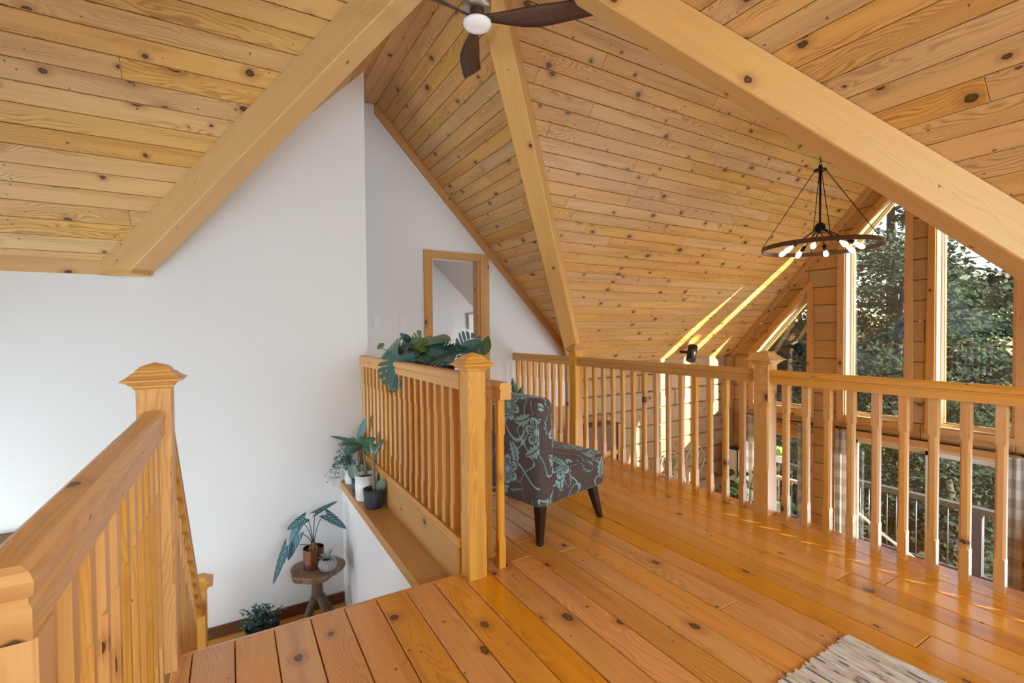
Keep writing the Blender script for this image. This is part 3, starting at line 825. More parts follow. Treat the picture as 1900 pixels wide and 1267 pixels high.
# cross-section of the moulded hand rail (across, height below the top)
RAIL = [(-.031, -.085), (-.031, -.048), (-.027, -.043), (-.027, -.037), (-.033, -.033), (-.034, -.016), (-.029, -.006), (-.019, 0),
        (.019, 0), (.029, -.006), (.034, -.016), (.033, -.033), (.027, -.037), (.027, -.043), (.031, -.048), (.031, -.085)]
def rail_mesh(p, q, mitre_p=0., mitre_q=0.):
    """hand rail between two points on its top centre line"""
    p, q = Vector(p), Vector(q); d = (q - p); h = Vector((d.x, d.y, 0)).normalized(); side = Vector((h.y, -h.x, 0))
    g = G()
    g.quadstrip([[e + side * a + h * (m * a) + Vector((0, 0, b)) for a, b in RAIL] for e, m in ((p, mitre_p), (q, mitre_q))])
    return g
def railing(label, p, q, z0, ztop, n, first, step, shoe=None, mp=0., mq=0., mat='rail'):
    p, q = Vector(p), Vector(q)
    t = thing('railing', label, 'railing', (p.x, p.y, z0))
    d = (q - p).normalized()
    wpart('top_rail', rail_mesh((p.x, p.y, ztop), (q.x, q.y, ztop), mp, mq), mat, t, d.to_tuple())
    me = baluster_mesh(ztop - .0855 - z0)
    rot = math.atan2(d.y, d.x)
    for i in range(n):
        o = obj('baluster', me, mat, t, loc=d * (first + step * i)); o.rotation_euler = (0, 0, rot if i % 2 else rot + PI)
    return t
# back railing over the great room
XB = 2.985
newel(XB, 1.815, 0, 1.06, 'square newel post with pyramid cap in the middle of the great-room railing')
newel(XB, 3.78, 0, 1.068, 'farthest newel post, at the foot of the slim valley beam')
railing('right-hand section of great-room railing, in front of the patio door', (XB, 1.763, 0), (XB, -.35, 0), 0., .935, 18, .085, .121)
railing('middle section of great-room railing, in front of the sun-striped log wall', (XB, 3.728, 0), (XB, 1.867, 0), 0., .935, 14, .105, .127)
railing('far section of great-room railing, in front of the white door wall', (XB, 4.972, 0), (XB, 3.832, 0), 0., .935, 9, .07, .122)
# railing above the ledge, newel at the head of the stairs
newel(1.013, 2.092, 0, 1.098, 'newel post beside the patterned chair, at the head of the stairs', .0475)
rl = railing('railing on a raised curb with potted plants trailing over it', (.99, YW - .003, 0), (.99, 2.142, 0), .176, 1.0, 18, .06, .1100)
g = G(); g.quadstrip([[(.953, y, .128), (.946, y, .133), (.944, y, .142), (.948, y, .150), (.956, y, .1755), (1.028, y, .1755), (1.028, y, .128)] for y in (2.143, YW - .003)])
wpart('base_rail', g, 'ledge', rl, (0, 1, 0))
g = G(); g.box(.952, 1.03, 2.16, YW - .003, -.0598, .1278, .002); wpart('curb_board', g, 'ledge', rl, (0, 1, 0))
railing('short return railing with cut end beside the chair', (1.165, 2.65, 0), (1.165, 2.03, 0), 0, .945, 5, .035, .130)
# ledge with plants
g = G(); g.box(.786, .999, 2.158, YW - .001, -.124, -.06, .004); ledge = obj('plant_ledge', g, 'ledge', None, (0, 1, 0))
tag(ledge, 'wooden ledge shelf beside the stairwell holding potted plants', 'ledge')
# left railing along the stairwell
XA = -.232
newel(XA, 2.10, 0, 1.10, 'newel post with pyramid cap nearest the left wall, at top of stairs')
nr = railing('nearest railing, running up from the lower left corner', (XA, .776, 0), (XA, 2.047, 0), 0.,   .935, 11, .085, .11, mp=-1.)
wpart('top_rail', rail_mesh((-1.5, .776, .935), (XA, .776, .935), 0, 1.), 'rail', nr, (1, 0, 0))
g = G(); g.box(XA - .03, XA + .034, .748, .808, .0, .85, .002); wpart('corner_post', g, 'rail', nr, (0, 0, 1))
me = baluster_mesh(.85)
for i in range(9):
    o = obj('baluster', me, 'rail', nr, loc=Vector((XA - .115 - .11 * i, .776, 0)) - Vector(nr.location))
# sloping stair rail and lower newel
newel(-.216, 3.76, LZ, -.40, 'lower newel post down on the stair landing')
st = thing('stair_railing', 'sloping stair railing descending behind the left newel post', 'railing', (XA, 2.15, LZ))
wpart('top_rail', rail_mesh((XA, 2.153, 1.0), (XA + .01, 3.708, -.58)), 'rail', st, (0, 1, -1.03))
RIS, TRD = 1.095 / 6, .235
for i in range(12):
    y = 2.25 + .118 * i
    zt_ = 1.0 - 1.016 * (y - 2.153) - .083
    zb = max(LZ, -RIS * (math.floor((y - 2.14) / TRD) + 1))
    o = obj('baluster', baluster_mesh(round((zt_ - zb) / .02) * .02 + .0), 'rail', st, loc=Vector((XA, y, zb + .0)) - Vector(st.location))
# stairs
g = G(); g.box(-.29, -.18, 2.16, 3.55, LZ, LZ + .12); stairs = struct('trim_5', g, 'trim', None, (0, 1, 0))
for i in range(5):
    y0 = 2.14 + TRD * i + .02
    g = G(); g.box(-.2, .798, y0, y0 + TRD + .02, -RIS * (i + 1) - .035, -RIS * (i + 1), .004); obj('tread', g, 'floor', stairs, (1, 0, 0))
    g = G(); g.box(-.2, .798, y0 + TRD, y0 + TRD + .015, -RIS * (i + 2), -RIS * (i + 1) - .035); obj('riser', g, 'trim', stairs, (1, 0, 0))

# ================================================================== FAN
fan = thing('ceiling_fan', 'three-blade dark wood ceiling fan with white globe light under the ridge', 'ceiling fan', (1.245, YR, 2.90))
g = G(); g.lathe([(.0, .026), (.03, .022), (.055, .026), (.074, .036), (.081, .048), (.080, .056), (.06, .060)], 40); obj('light_globe', g, 'globe', fan)
g = G(); g.lathe([(.055, .056), (.06, .075), (.04, .10), (.04, .13)], 32); obj('blade_hub', g, 'blade', fan)
g = G(); g.lathe([(.03, .128), (.079, .132), (.081, .14), (.081, .29), (.075, .31), (.03, .325)], 40); obj('motor', g, 'nickel', fan)
g = G(); g.tube([(0, 0, .32), (0, 0, .60)], .013, 16); obj('downrod', g, 'nickel', fan)
g = G(); g.lathe([(.02, .585), (.055, .60), (.07, .65), (.07, .70)], 32); obj('canopy', g, 'nickel', fan)
for ang in (65, -36, 176):
    g = G(); rings = []
    NB = 18
    for i in range(NB + 1):
        t = i / NB; r = .035 + .62 * t
        wdt = .045 + .092 * math.sin(min(1, t * 1.7) * PI / 2) ** 1.5 - .02 * max(0, t - .5)
        if t > .93: wdt *= 1 - (t - .93) * 1.5
        tw = -math.radians(30 - 18 * t)                       # pitch
        zc = .082 + .035 * math.sin(t * PI * .5) - .012 * math.sin(t * PI)
        sweep = .030 * math.sin(t * PI) + .015 * t
        skew = .22 * max(0, t - .8)
        pr = []
        for s_, th in ((-.5, 0), (-.25, .005), (.1, .007), (.5, .0), (.1, -.006), (-.25, -.005)):
            yy = s_ * wdt; pr.append((r + skew * s_ * 2, sweep + yy * math.cos(tw) - th * math.sin(tw), zc + yy * math.sin(tw) + th * math.cos(tw)))
        rings.append(pr)
    g.quadstrip(rings, smooth=True)
    g.xf(Matrix.Rotation(math.radians(ang), 4, 'Z')); obj('blade', g, 'blade', fan, (math.cos(math.radians(ang)), math.sin(math.radians(ang)), 0))

# ================================================================== CHANDELIER
CX, CZ = 4.94, 1.985
ch = thing('chandelier', 'round iron ring chandelier with glowing bulbs hanging before the tall window', 'chandelier', (CX, YR, CZ))
g = G(); n = 64
pr = [(.505, -.02), (.505, .022), (.497, .022), (.497, -.02)]
rings = [[(r * math.cos(2 * PI * j / n), r * math.sin(2 * PI * j / n), z) for r, z in pr] for j in range(n)]; rings.append(rings[0])
g.quadstrip(rings, cap=False); obj('ring', g, 'bronze', ch)
g = G(); g.lathe([(.0, .13), (.022, .135), (.042, .155), (.05, .185), (.042, .215), (.022, .235), (.0, .24)], 24); obj('hub', g, 'black', ch)
g = G(); g.tube([(0, 0, .23), (0, 0, .74)], .010, 10); obj('rod', g, 'black', ch)
g = G(); g.lathe([(.0, .73), (.055, .735), (.055, .75), (.02, .76), (.015, .79), (.0, .79)], 20); obj('top_plate', g, 'black', ch)
g = G(); g.lathe([(.0, ZR - CZ - .095), (.05, ZR - CZ - .09), (.06, ZR - CZ - .06), (.06, ZR - CZ - .02)], 20); obj('canopy', g, 'black', ch)
z = .79; k = 0
while z < ZR - CZ - .1:
    g = G(); pts = []
    for j in range(9):
        a = 2 * PI * j / 8; pts.append(((.009 * math.cos(a)) if k % 2 else 0, 0 if k % 2 else .009 * math.cos(a), z + .019 + .019 * math.sin(a)))
    g.tube(pts, .0028, 5, cap=False); obj('chain_link', g, 'black', ch); z += .030; k += 1
for i in range(4):
    a = 2 * PI * i / 4 + .62
    g = G(); g.tube([(.045 * math.cos(a), .045 * math.sin(a), .74), (.5 * math.cos(a), .5 * math.sin(a), .02)], .0038, 6); obj('cable', g, 'black', ch)
for i in range(8):
    a = 2 * PI * i / 8 + .3; ca, sa = math.cos(a), math.sin(a)
    def pt(r, z): return (r * ca, r * sa, z)
    g = G(); g.tube([pt(.04, .17), pt(.235, .035)], .006, 6); arm = obj('arm', g, 'black', ch)
    g = G(); g.tube([pt(.225, .042), pt(.27, .01)], .018, 12); obj('socket', g, 'black', arm)
    dirv = Vector((ca * .045, sa * .045, -.032)).normalized(); st0 = Vector(pt(.268, .011))
    prof = [(.012, 0), (.014, .015), (.021, .04), (.026, .066), (.023, .086), (.014, .10), (.002, .104)]
    g = G(); rot = dirv.to_track_quat('Z', 'Y').to_matrix().to_4x4(); g.lathe(prof, 16); g.xf(Matrix.Translation(st0) @ rot); obj('bulb', g, 'bulb', arm)

# ================================================================== CHAIR (local: front = +x)
chair = thing('accent_chair', 'armless slipper chair in brown and teal floral fabric with dark legs', 'chair', (1.690, 2.512, 0), math.radians(13.3))
def smooth_obj(name, prof_rings, mat, parent, bev=.0):
    return obj(name, prof_rings, mat, parent)
def cushion(x0, x1, y0, y1, z0, z1, r=.035, n=5, crown=.0):
    """rounded upholstered block"""
    bm = bmesh.new(); bmesh.ops.create_cube(bm, size=1)
    for v in bm.verts: v.co = Vector(((x0 + x1) / 2 + v.co.x * (x1 - x0), (y0 + y1) / 2 + v.co.y * (y1 - y0), (z0 + z1) / 2 + v.co.z * (z1 - z0)))
    bmesh.ops.bevel(bm, geom=bm.edges[:], offset=r, segments=n, profile=.5, affect='EDGES')
    bmesh.ops.triangulate(bm, faces=[f for f in bm.faces if len(f.verts) > 4])
    bmesh.ops.subdivide_edges(bm, edges=[e for e in bm.edges if e.calc_length() > .2], cuts=3, use_grid_fill=True)
    if crown:
        for v in bm.verts:
            fx = max(0, 1 - ((v.co.x - (x0 + x1) / 2) / ((x1 - x0) / 2)) ** 2); fy = max(0, 1 - ((v.co.y - (y0 + y1) / 2) / ((y1 - y0) / 2)) ** 2)
            if v.co.z > (z0 + z1) / 2: v.co.z += crown * fx * fy
    return bm
def bm_obj(name, bm, mat, parent, grain=(0, 0, 1), smooth=True, loc=None):
    bmesh.ops.recalc_face_normals(bm, faces=bm.faces)
    uvl = bm.loops.layers.uv.new('UVMap'); gr = Vector(grain)
    for f_ in bm.faces:
        n = f_.normal
        ax = max(range(3), key=lambda i: abs(n[i]))
        for l in f_.loops:
            p = l.vert.co
            l[uvl].uv = [(p.y, p.z), (p.x + .37, p.z), (p.x, p.y + .71)][ax]
        f_.smooth = smooth
    me = bpy.data.meshes.new(name); bm.to_mesh(me); bm.free(); me.materials.append(MT[mat])
    o = bpy.data.objects.new(name, me); C.objects.link(o); o.parent = parent
    if loc: o.location = loc
    return o
bm = cushion(-.19, .325, -.278, .278, .20, .425, .05, 6, .02); bm_obj('seat', bm, 'floral', chair)
bm = cushion(-.305, -.165, -.28, .28, .20, .815, .045, 6, 0.)
for v in bm.verts:                                             # slight rake and a curled-over top
    t = max(0, (v.co.z - .42) / .40); v.co.x -= .012 * t * t
    v.co.z += .012 * (1 - (v.co.y / .28) ** 2) * max(0, t)
bm_obj('backrest', bm, 'floral', chair)
for yy in (-.282, .282):
    g = G(); g.tube([(-.17, yy * .985, .40), (.0, yy * .992, .402), (.2, yy * .992, .398), (.262, yy * .985, .388)], .006, 6); obj('piping', g, 'floral', chair)
for lx, ly, ex, ey in ((-.245, -.225, -.29, -.262), (-.245, .225, -.29, .262), (.235, -.225, .285, -.255), (.235, .225, .285, .255)):
    g = G()
    def sq(cx_, cy_, h, z): return [(cx_ - h, cy_ - h, z), (cx_ + h, cy_ - h, z), (cx_ + h, cy_ + h, z), (cx_ - h, cy_ + h, z)]
    g.quadstrip([sq(ex, ey, .014, 0.), sq(lx, ly, .027, .215)]); obj('leg', g, 'darkleg', chair, (0, 0, 1))

# ================================================================== RUG
NR = 40; RX1, RY1 = 2.045, .905
g = G(); rib = .0132; rings = []
ys = [RY1 - .04 * j for j in range(14)]
sec = []
for i in range(NR):
    for k in range(5):
        t = (k + .5) / 5; sec.append((RX1 - (i + t) * rib, .004 + .0085 * math.sin(t * PI), i))
rr_ = random.Random(5)
endj = [rr_.uniform(-.006, .006) for _ in range(NR)]
b = len(g.v)
for j, y in enumerate(ys):
    for x, z, i in sec:
        g.v.append((x + .002 * math.sin(y * 30 + i), y + (endj[i] if j == 0 else 0), z + .001 * math.sin(y * 55 + i * 2.3)))
ns = len(sec)
for j in range(len(ys) - 1):
    for k in range(ns - 1):
        g.sm.add(len(g.f)); fi = len(g.f); g.f.append((j * ns + k, j * ns + k + 1, (j + 1) * ns + k + 1, (j + 1) * ns + k))
        g.uv[fi] = [(ys[j], k * rib / 5), (ys[j], (k + 1) * rib / 5), (ys[j + 1], (k + 1) * rib / 5), (ys[j + 1], k * rib / 5)]
b = len(g.v); g.v += [(x, y + (0), .0012) for x, y in ((RX1, RY1), (RX1 - NR * rib, RY1), (RX1 - NR * rib, ys[-1]), (RX1, ys[-1]))]
g.f.append((b, b + 1, b + 2, b + 3))
for (row, p, q) in ((0, b, b + 1), (len(ys) - 1, b + 3, b + 2)):
    for k in range(ns - 1): pass
rug = obj('rug', g, 'rug'); tag(rug, 'cream and navy striped woven rug lying on the loft floor', 'rug')

# ================================================================== LEAVES
def leaf(name, parent, base, tip, nrm, width, mat, kind='oval', droop=.15, fold=.12, seed=0, thick=False):
    """leaf blade from base to tip (local to its parent), nrm = direction the upper face looks"""
    base, tip = Vector(base), Vector(tip); ax = (tip - base); L = ax.length; ax.normalize()
    n = Vector(nrm); n = (n - ax * n.dot(ax)).normalized(); sd = ax.cross(n)
    g = G()
    def P(t, s_):
        e = abs(s_)
        return base + ax * (L * t) + sd * s_ + n * (-droop * L * t * t + droop * .4 * L * t - fold * e + .0)
    def addq(ts, ss, uvs):
        b = len(g.v)
        g.v += [tuple(P(t, s_)) for t, s_ in zip(ts, ss)]
        g.sm.add(len(g.f)); g.uv[len(g.f)] = uvs; g.f.append((b, b + 1, b + 2, b + 3))
    R = random.Random(seed)
    if kind == 'monstera':
        def wf(t): return width * .5 * (max(0., math.sin(PI * min(1, max(0, t * .80 + .20)))) ** .75)
        nl = 6
        for sgn in (1, -1):
            for i in range(nl * 2):                             # undivided inner strip
                t0, t1 = i / (nl * 2) * .97, (i + 1) / (nl * 2) * .97
                i0, i1 = wf(t0) * .5 * (1 - t0 * .3), wf(t1) * .5 * (1 - t1 * .3)
                addq([t0, t0, t1, t1], [0, sgn * i0, sgn * i1, 0], [(t0, 0), (t0, sgn * .3), (t1, sgn * .3), (t1, 0)])
            for i in range(nl):                                # lobes separated by slits
                t0, t1 = i / nl * .97 + .004, (i + .88) / nl * .97
                if i == 0: t1 = 1 / nl * .9
                sh = .07 + .05 * i / nl; prev = None
                for k in range(5):
                    q = k / 4
                    a0 = t0 + sh * q * (1.2 if i else -1.6) - (.02 * q if i == 0 else 0); a1 = t1 + sh * q * (1.0 if i else .3)
                    o0 = .46 + .54 * q
                    w0 = wf(min(.98, max(0, a0))) * o0 * (1 - .05 * R.random()); w1 = wf(min(.985, a1)) * o0
                    if q == 1: m = (a0 + a1) / 2; a0 = a0 * .6 + m * .4; a1 = a1 * .6 + m * .4
                    cur = (a0, w0, a1, w1, o0)
                    if prev: addq([prev[0], a0, a1, prev[2]], [sgn * prev[1], sgn * w0, sgn * w1, sgn * prev[3]], [(prev[0], sgn * prev[4]), (a0, sgn * o0), (a1, sgn * o0), (prev[2], sgn * prev[4])])
                    prev = cur
    else:
        N_ = 8 if kind != 'small' else 4
        for sgn in (1, -1):
            for i in range(N_):
                def wf(t):
                    if kind == 'oval': return width * .5 * math.sin(PI * t ** .85) ** .8
                    if kind == 'long': return width * .5 * math.sin(PI * t ** .6) ** .6
                    if kind == 'arrow': return width * .5 * (1 - t) ** .55 * (1 - .16 * abs(math.sin(t * 16))) * (1 if t > .02 else .8)
                    return width * .5 * math.sin(PI * t)
                t0, t1 = i / N_, (i + 1) / N_
                a, b_ = max(0, wf(max(t0, 1e-4))), max(0, wf(min(t1, .9999)))
                back = .22 if kind == 'arrow' and i == 0 else 0
                addq([t0, t0 - back, t1, t1], [0, sgn * a, sgn * b_, 0], [(t0, 0), (t0, sgn), (t1, sgn), (t1, 0)])
    return obj(name, g, mat, parent)
def stem(parent, pts, r, mat='stem', name='stem'):
    g = G()
    P0, P1 = Vector(pts[0]), Vector(pts[-1])
    if len(pts) == 3:
        a, b, c_ = map(Vector, pts); q = [a * (1 - t) ** 2 + b * 2 * t * (1 - t) + c_ * t * t for t in [i / 7 for i in range(8)]]
    else: q = [Vector(p) for p in pts]
    rs = [r * (1 - .45 * i / (len(q) - 1)) for i in range(len(q))]
    g.tube(q, rs, 6); return obj(name, g, mat, parent)
def pot(parent, r0, r1, h, mat, soil=True, wall=.007, name='pot', uvm=False):
    g = G(); g.lathe([(0, 0), (r0 * .92, 0), (r0, .008), ((r0 + r1) / 2 * 1.02, h * .5), (r1, h), (r1 - wall, h), (r1 - wall, h - .03), (0, h - .03)], 28, cap=False)
    o = obj(name, g, mat, parent)
    if soil:
        g = G(); g.lathe([(0, h - .022), (r1 - wall - .001, h - .028), (r1 - wall - .001, h - .04), (0, h - .04)], 20, cap=False); obj('soil', g, 'soil', o)
    return o

# monstera on a low stand behind the curb railing
stand = thing('plant_stand', 'low dark wooden plant stand behind the curb railing', 'plant stand', (1.30, 3.30, 0))
g = G(); g.box(-.15, .15, -.36, .36, .40, .43, .004); obj('stand_top', g, 'brown', stand, (0, 1, 0))
g = G(); g.box(-.14, .14, -.34, .34, .16, .18, .003); obj('shelf', g, 'brown', stand, (0, 1, 0))
for sx in (-.13, .13):
    for sy_ in (-.33, .33):
        g = G(); g.box(sx - .016, sx + .016, sy_ - .016, sy_ + .016, 0, .40); obj('leg', g, 'brown', stand, (0, 0, 1))
mon = thing('monstera', 'large potted monstera spilling over the curb railing', 'potted plant', (1.30, 3.25, .43))
pot(mon, .11, .14, .25, 'whitepot')
MB = Vector((1.30, 3.25, .66))
def mleaf(base, tip, nrm, w, seed, mat='monstera', kind='monstera', droop=.12, fold=.1):
    o = Vector(mon.location); b = Vector(base) - o
    leaf('leaf', mon, b, Vector(tip) - o, nrm, w * (1.35 if kind == 'monstera' else 1.15), mat, kind, droop, fold, seed)
    mid = (MB - o) * .5 + b * .5 + Vector((0, 0, .10)); stem(mon, [MB - o + Vector((0, 0, -.02)), mid, b], .006)
VW = Vector((-.45, -.85, .12))                                 # towards the loft
mleaf((.985, 3.19, 1.045), (.925, 3.17, .80), (-.85, -.5, .3), .27, 1, droop=.02)
mleaf((1.06, 3.42, 1.10), (.98, 3.62, 1.00), (-.6, -.5, .7), .19, 2)
mleaf((1.12, 3.36, 1.09), (1.00, 3.56, 1.03), (-.5, -.55, .8), .20, 3)
mleaf((1.10, 3.34, 1.06), (1.02, 3.10, 1.02), (-.5, -.5, .8), .20, 4)
mleaf((1.18, 3.46, 1.12), (1.10, 3.52, 1.19), (-.6, -.8, 0), .05, 5, kind='oval', droop=.05)
mleaf((1.06, 3.86, 1.07), (1.06, 3.96, 1.11), (-.4, -.9, .2), .06, 6, 'youngleaf', 'oval', .1)
mleaf((1.20, 3.36, 1.12), (1.20, 2.87, 1.205), (-.3, -.65, .7), .15, 7, 'rubber', 'oval', .25, .2)
mleaf((1.17, 3.20, 1.14), (1.13, 3.36, 1.02), (-.6, -.7, .3), .17, 8, 'youngleaf')
mleaf((1.18, 3.16, 1.15), (1.13, 3.14, 1.06), (-.6, -.7, .3), .11, 9, 'youngleaf', 'oval', .1)
mleaf((1.22, 3.12, 1.07), (1.10, 2.92, 1.02), (-.5, -.5, .8), .21, 10)
mleaf((1.24, 3.04, 1.06), (1.14, 2.76, 1.04), (-.45, -.5, .75), .22, 11)
mleaf((1.23, 2.94, 1.07), (1.13, 2.62, 1.03), (-.5, -.4, .8), .20, 12)
mleaf((1.25, 3.0, 1.02), (1.10, 3.18, .98), (-.6, -.4, .75), .20, 13)
mleaf((1.30, 2.83, 1.05), (1.36, 2.68, 1.145), (-.5, -.85, .15), .19, 14)
mleaf((1.50, 2.93, 1.03), (1.53, 2.90, 1.17), (-.75, -.6, .1), .075, 15, 'youngleaf', 'oval', .05)
mleaf((1.27, 3.05, 1.10), (1.22, 2.86, 1.14), (-.5, -.5, .7), .10, 16, 'monstera', 'oval', .1)
mleaf((1.26, 3.3, 1.0), (1.07, 3.38, .97), (-.7, -.3, .7), .22, 17)
mleaf((1.24, 2.86, 1.00), (1.10, 2.60, .98), (-.7, -.3, .7), .20, 18)
mleaf((1.20, 3.50, 1.03), (1.10, 3.72, 1.06), (-.5, -.7, .5), .16, 21)
mleaf((1.20, 3.40, 1.06), (1.16, 3.62, 1.13), (-.5, -.8, .3), .15, 22)
mleaf((1.22, 3.24, 1.08), (1.20, 3.44, 1.14), (-.5, -.8, .3), .15, 23, 'youngleaf')
mleaf((1.16, 3.30, 1.02), (1.03, 3.42, .985), (-.6, -.6, .5), .2, 24)
mleaf((1.22, 3.02, 1.08), (1.17, 3.16, 1.12), (-.5, -.8, .3), .14, 25)
mleaf((1.20, 2.90, 1.05), (1.16, 3.06, 1.10), (-.5, -.8, .3), .15, 26)
mleaf((1.24, 2.80, 1.04), (1.20, 2.94, 1.09), (-.5, -.8, .3), .13, 27)
mleaf((1.10, 3.62, 1.05), (1.04, 3.80, 1.02), (-.5, -.7, .5), .15, 28)
mleaf((1.05, 3.42, 1.04), (.955, 3.40, .90), (-.85, -.5, .2), .18, 29, droop=.02)
# leafy trailing vine seen between the balusters
vine = thing('trailing_vine', 'small potted vine with rounded leaves seen between the curb balusters', 'potted plant', (1.16, 3.95, 0))
pot(vine, .07, .085, .15, 'terracotta')
for b_, t_ in (((1.10, 4.33, .60), (1.09, 4.36, .52)), ((1.10, 4.28, .64), (1.09, 4.30, .55)), ((1.10, 4.16, .55), (1.09, 4.10, .49)), ((1.10, 4.06, .57), (1.09, 4.0, .50)), ((1.10, 4.15, .48), (1.09, 4.12, .42)), ((1.10, 3.72, .40), (1.09, 3.70, .32))):
    o_ = Vector(vine.location); leaf('leaf', vine, Vector(b_) - o_, Vector(t_) - o_, (-.7, -.6, .3), .06, 'rubber', 'oval')
    stem(vine, [(0, 0, .12), (Vector(b_) - o_) * .6 + Vector((.05, 0, .1)), Vector(b_) - o_], .003)
# plant behind the chair
p2 = thing('small_plant', 'slender green plant just behind the patterned chair', 'potted plant', (2.02, 3.34, 0))
pot(p2, .08, .10, .2, 'terracotta')
stem(p2, [(0, 0, .18), (-.03, 0, .45), (-.02, -.02, .68)], .008)
for i, (dx, dy, dz) in enumerate(((-.03, .0, .16), (.05, -.03, .14), (-.07, .04, .08), (.0, -.05, .11), (.06, .05, .05))):
    leaf('leaf', p2, (-.02, -.02, .66 - .05 * i), (-.02 + dx, -.02 + dy, .66 - .05 * i + dz), (-.4, -.8, .4), .05, 'rubber', 'oval')

# ================================================================== LEDGE PLANTS
LT = -.0595
pa = thing('slate_pot_plant', 'ribbed slate pot with a bare thick stem, nearest on the ledge', 'potted plant', (.872, 3.44, LT))
pot(pa, .062, .076, .135, 'ribbed')
stem(pa, [(0, 0, .10), (.0, .0, .25), (.005, .01, .385)], .014, 'bark')
stem(pa, [(.004, .008, .36), (.02, -.02, .40), (.05, -.04, .46)], .007, 'bark', 'twig')
leaf('leaf', pa, (.02, -.03, .10), (.05, -.06, .22), (-.6, -.7, .1), .07, 'sage', 'oval')
leaf('leaf', pa, (.005, .01, .38), (-.02, .05, .50), (-.6, -.7, .1), .04, 'rubber', 'oval')
leaf('leaf', pa, (.005, .01, .38), (.06, -.05, .50), (-.6, -.6, .3), .04, 'rubber', 'oval')
pb = thing('white_pot_plant', 'tall white ceramic pot with a young rubber plant on the ledge', 'potted plant', (.868, 3.64, LT))
pot(pb, .080, .083, .19, 'whitepot')
stem(pb, [(.0, 0, .17), (-.01, .01, .30), (-.02, .03, .42)], .009, 'bark')
for tip, w, n in (((-.17, .10, .43), .045, (.1, -.5, .9)), ((.06, -.04, .46), .075, (-.5, -.7, .5)), ((.07, -.07, .39), .065, (-.5, -.6, .3)), ((-.13, .05, .34), .05, (-.2, -.6, .8)), ((-.03, .06, .47), .06, (-.5, -.8, .2)), ((.02, -.05, .35), .04, (-.6, -.6, .3)), ((-.10, -.03, .38), .05, (-.2, -.6, .8))):
    leaf('leaf', pb, (-.02, .03, .41), tip, n, w, 'rubber', 'oval', .12)
pc = thing('navy_pot_plant', 'small navy pot half hidden behind the white ceramic pot', 'potted plant', (.850, 3.865, LT))
pot(pc, .042, .045, .10, 'navy')
for i in range(16):
    a = i * 2.4; r = .05 + .06 * (i % 4) / 3
    leaf('leaf', pc, (.02 * math.cos(a), .02 * math.sin(a), .08 + .01 * (i % 3)), (r * math.cos(a), r * math.sin(a), .15 + .10 * ((i * 7) % 5) / 5), (-.4, -.6, .7), .055, 'sage', 'oval')
pd = thing('trailing_pot_plant', 'white pot with wiry trailing foliage at the far end of ledge', 'potted plant', (.860, 4.09, LT))
pot(pd, .060, .066, .125, 'whitepot')
R4 = random.Random(9)
for i in range(22):
    a = R4.uniform(1.5, 4.9); ln = R4.uniform(.12, .27)
    end = Vector((ln * math.cos(a) * .9, max(-.14, min(.11, ln * math.sin(a) * .6)), .20 + R4.uniform(-.22, .16)))
    mid = Vector((end.x * .6, end.y * .6, .30 + R4.uniform(-.03, .05)))
    stem(pd, [(0, 0, .10), mid, end], .0022, 'stem')
    g = G()
    for k in range(10):
        t = .3 + .7 * k / 9
        p = Vector((0, 0, .10)) * (1 - t) ** 2 + mid * 2 * t * (1 - t) + end * t * t
        d = Vector((R4.uniform(-1, 1), R4.uniform(-1, 1), R4.uniform(-.6, .6))).normalized() * R4.uniform(.022, .036)
        sdv = d.cross(Vector((R4.uniform(-1, 1), R4.uniform(-1, 1), 1))).normalized() * .007
        b = len(g.v); g.v += [tuple(p), tuple(p + d * .5 + sdv), tuple(p + d), tuple(p + d * .5 - sdv)]; g.uv[len(g.f)] = [(0, 0), (.5, .9), (1, 0), (.5, -.9)]; g.f.append((b, b + 1, b + 2, b + 3))
    obj('leaf_spray', g, 'trailing', pd)['kind'] = 'stuff'
pe = thing('grey_pot_plant', 'grey pot with broad upright blue-green leaves in the ledge corner', 'potted plant', (.899, 3.968, LT))
pot(pe, .045, .05, .16, 'sage' if False else 'whitepot')
stem(pe, [(0, 0, .14), (0, 0, .24), (-.02, .0, .36)], .007, 'stem')
for tip, w, n in (((.02, -.10, .58), .075, (-.8, -.5, .1)), ((-.22, .06, .44), .05, (0, -.4, .9)), ((-.13, .08, .37), .10, (-.3, -.6, .8)), ((-.14, -.04, .30), .11, (-.3, -.5, .8))):
    leaf('leaf', pe, (-.02, 0, .36), tip, n, w, 'tealleaf', 'oval', .12)
g = G(); g.box(-.008, .008, -.05, .05, 0, .40, .003); wb = obj('wooden_board', g, 'terracotta', None, (0, 0, 1), loc=(.938, 4.14, LT)); tag(wb, 'narrow brown board standing at the far end of the ledge', 'board')

# ================================================================== LANDING
tb = thing('side_table', 'live-edge side table on branch legs standing on the stair landing', 'side table', (.548, 3.93, LZ))
n = 40; R5 = random.Random(4); ph = [R5.uniform(0, 6.28) for _ in range(5)]
def edge_r(a): return .185 + .012 * math.sin(2 * a + ph[0]) + .012 * math.sin(3 * a + ph[1]) + .008 * math.sin(5 * a + ph[2]) + .004 * math.sin(9 * a + ph[3])
TH = .475
g = G(); g.quadstrip([[(edge_r(2 * PI * j / n) * k, edge_r(2 * PI * j / n) * k, 0) for j in range(n)] for k in (1,)] if False else
    [[(edge_r(2 * PI * j / n) * k * math.cos(2 * PI * j / n), edge_r(2 * PI * j / n) * k * math.sin(2 * PI * j / n), z) for j in range(n)] for k, z in ((.90, TH - .052), (.99, TH - .04), (1.0, TH - .012), (.975, TH))])
obj('tabletop', g, 'stump', tb)
g = G(); g.tube([(0, 0, .20), (.0, 0, .26), (.0, 0, .34), (0, 0, TH - .05)], [.030, .045, .040, .052], 10); obj('trunk', g, 'driftwood', tb)
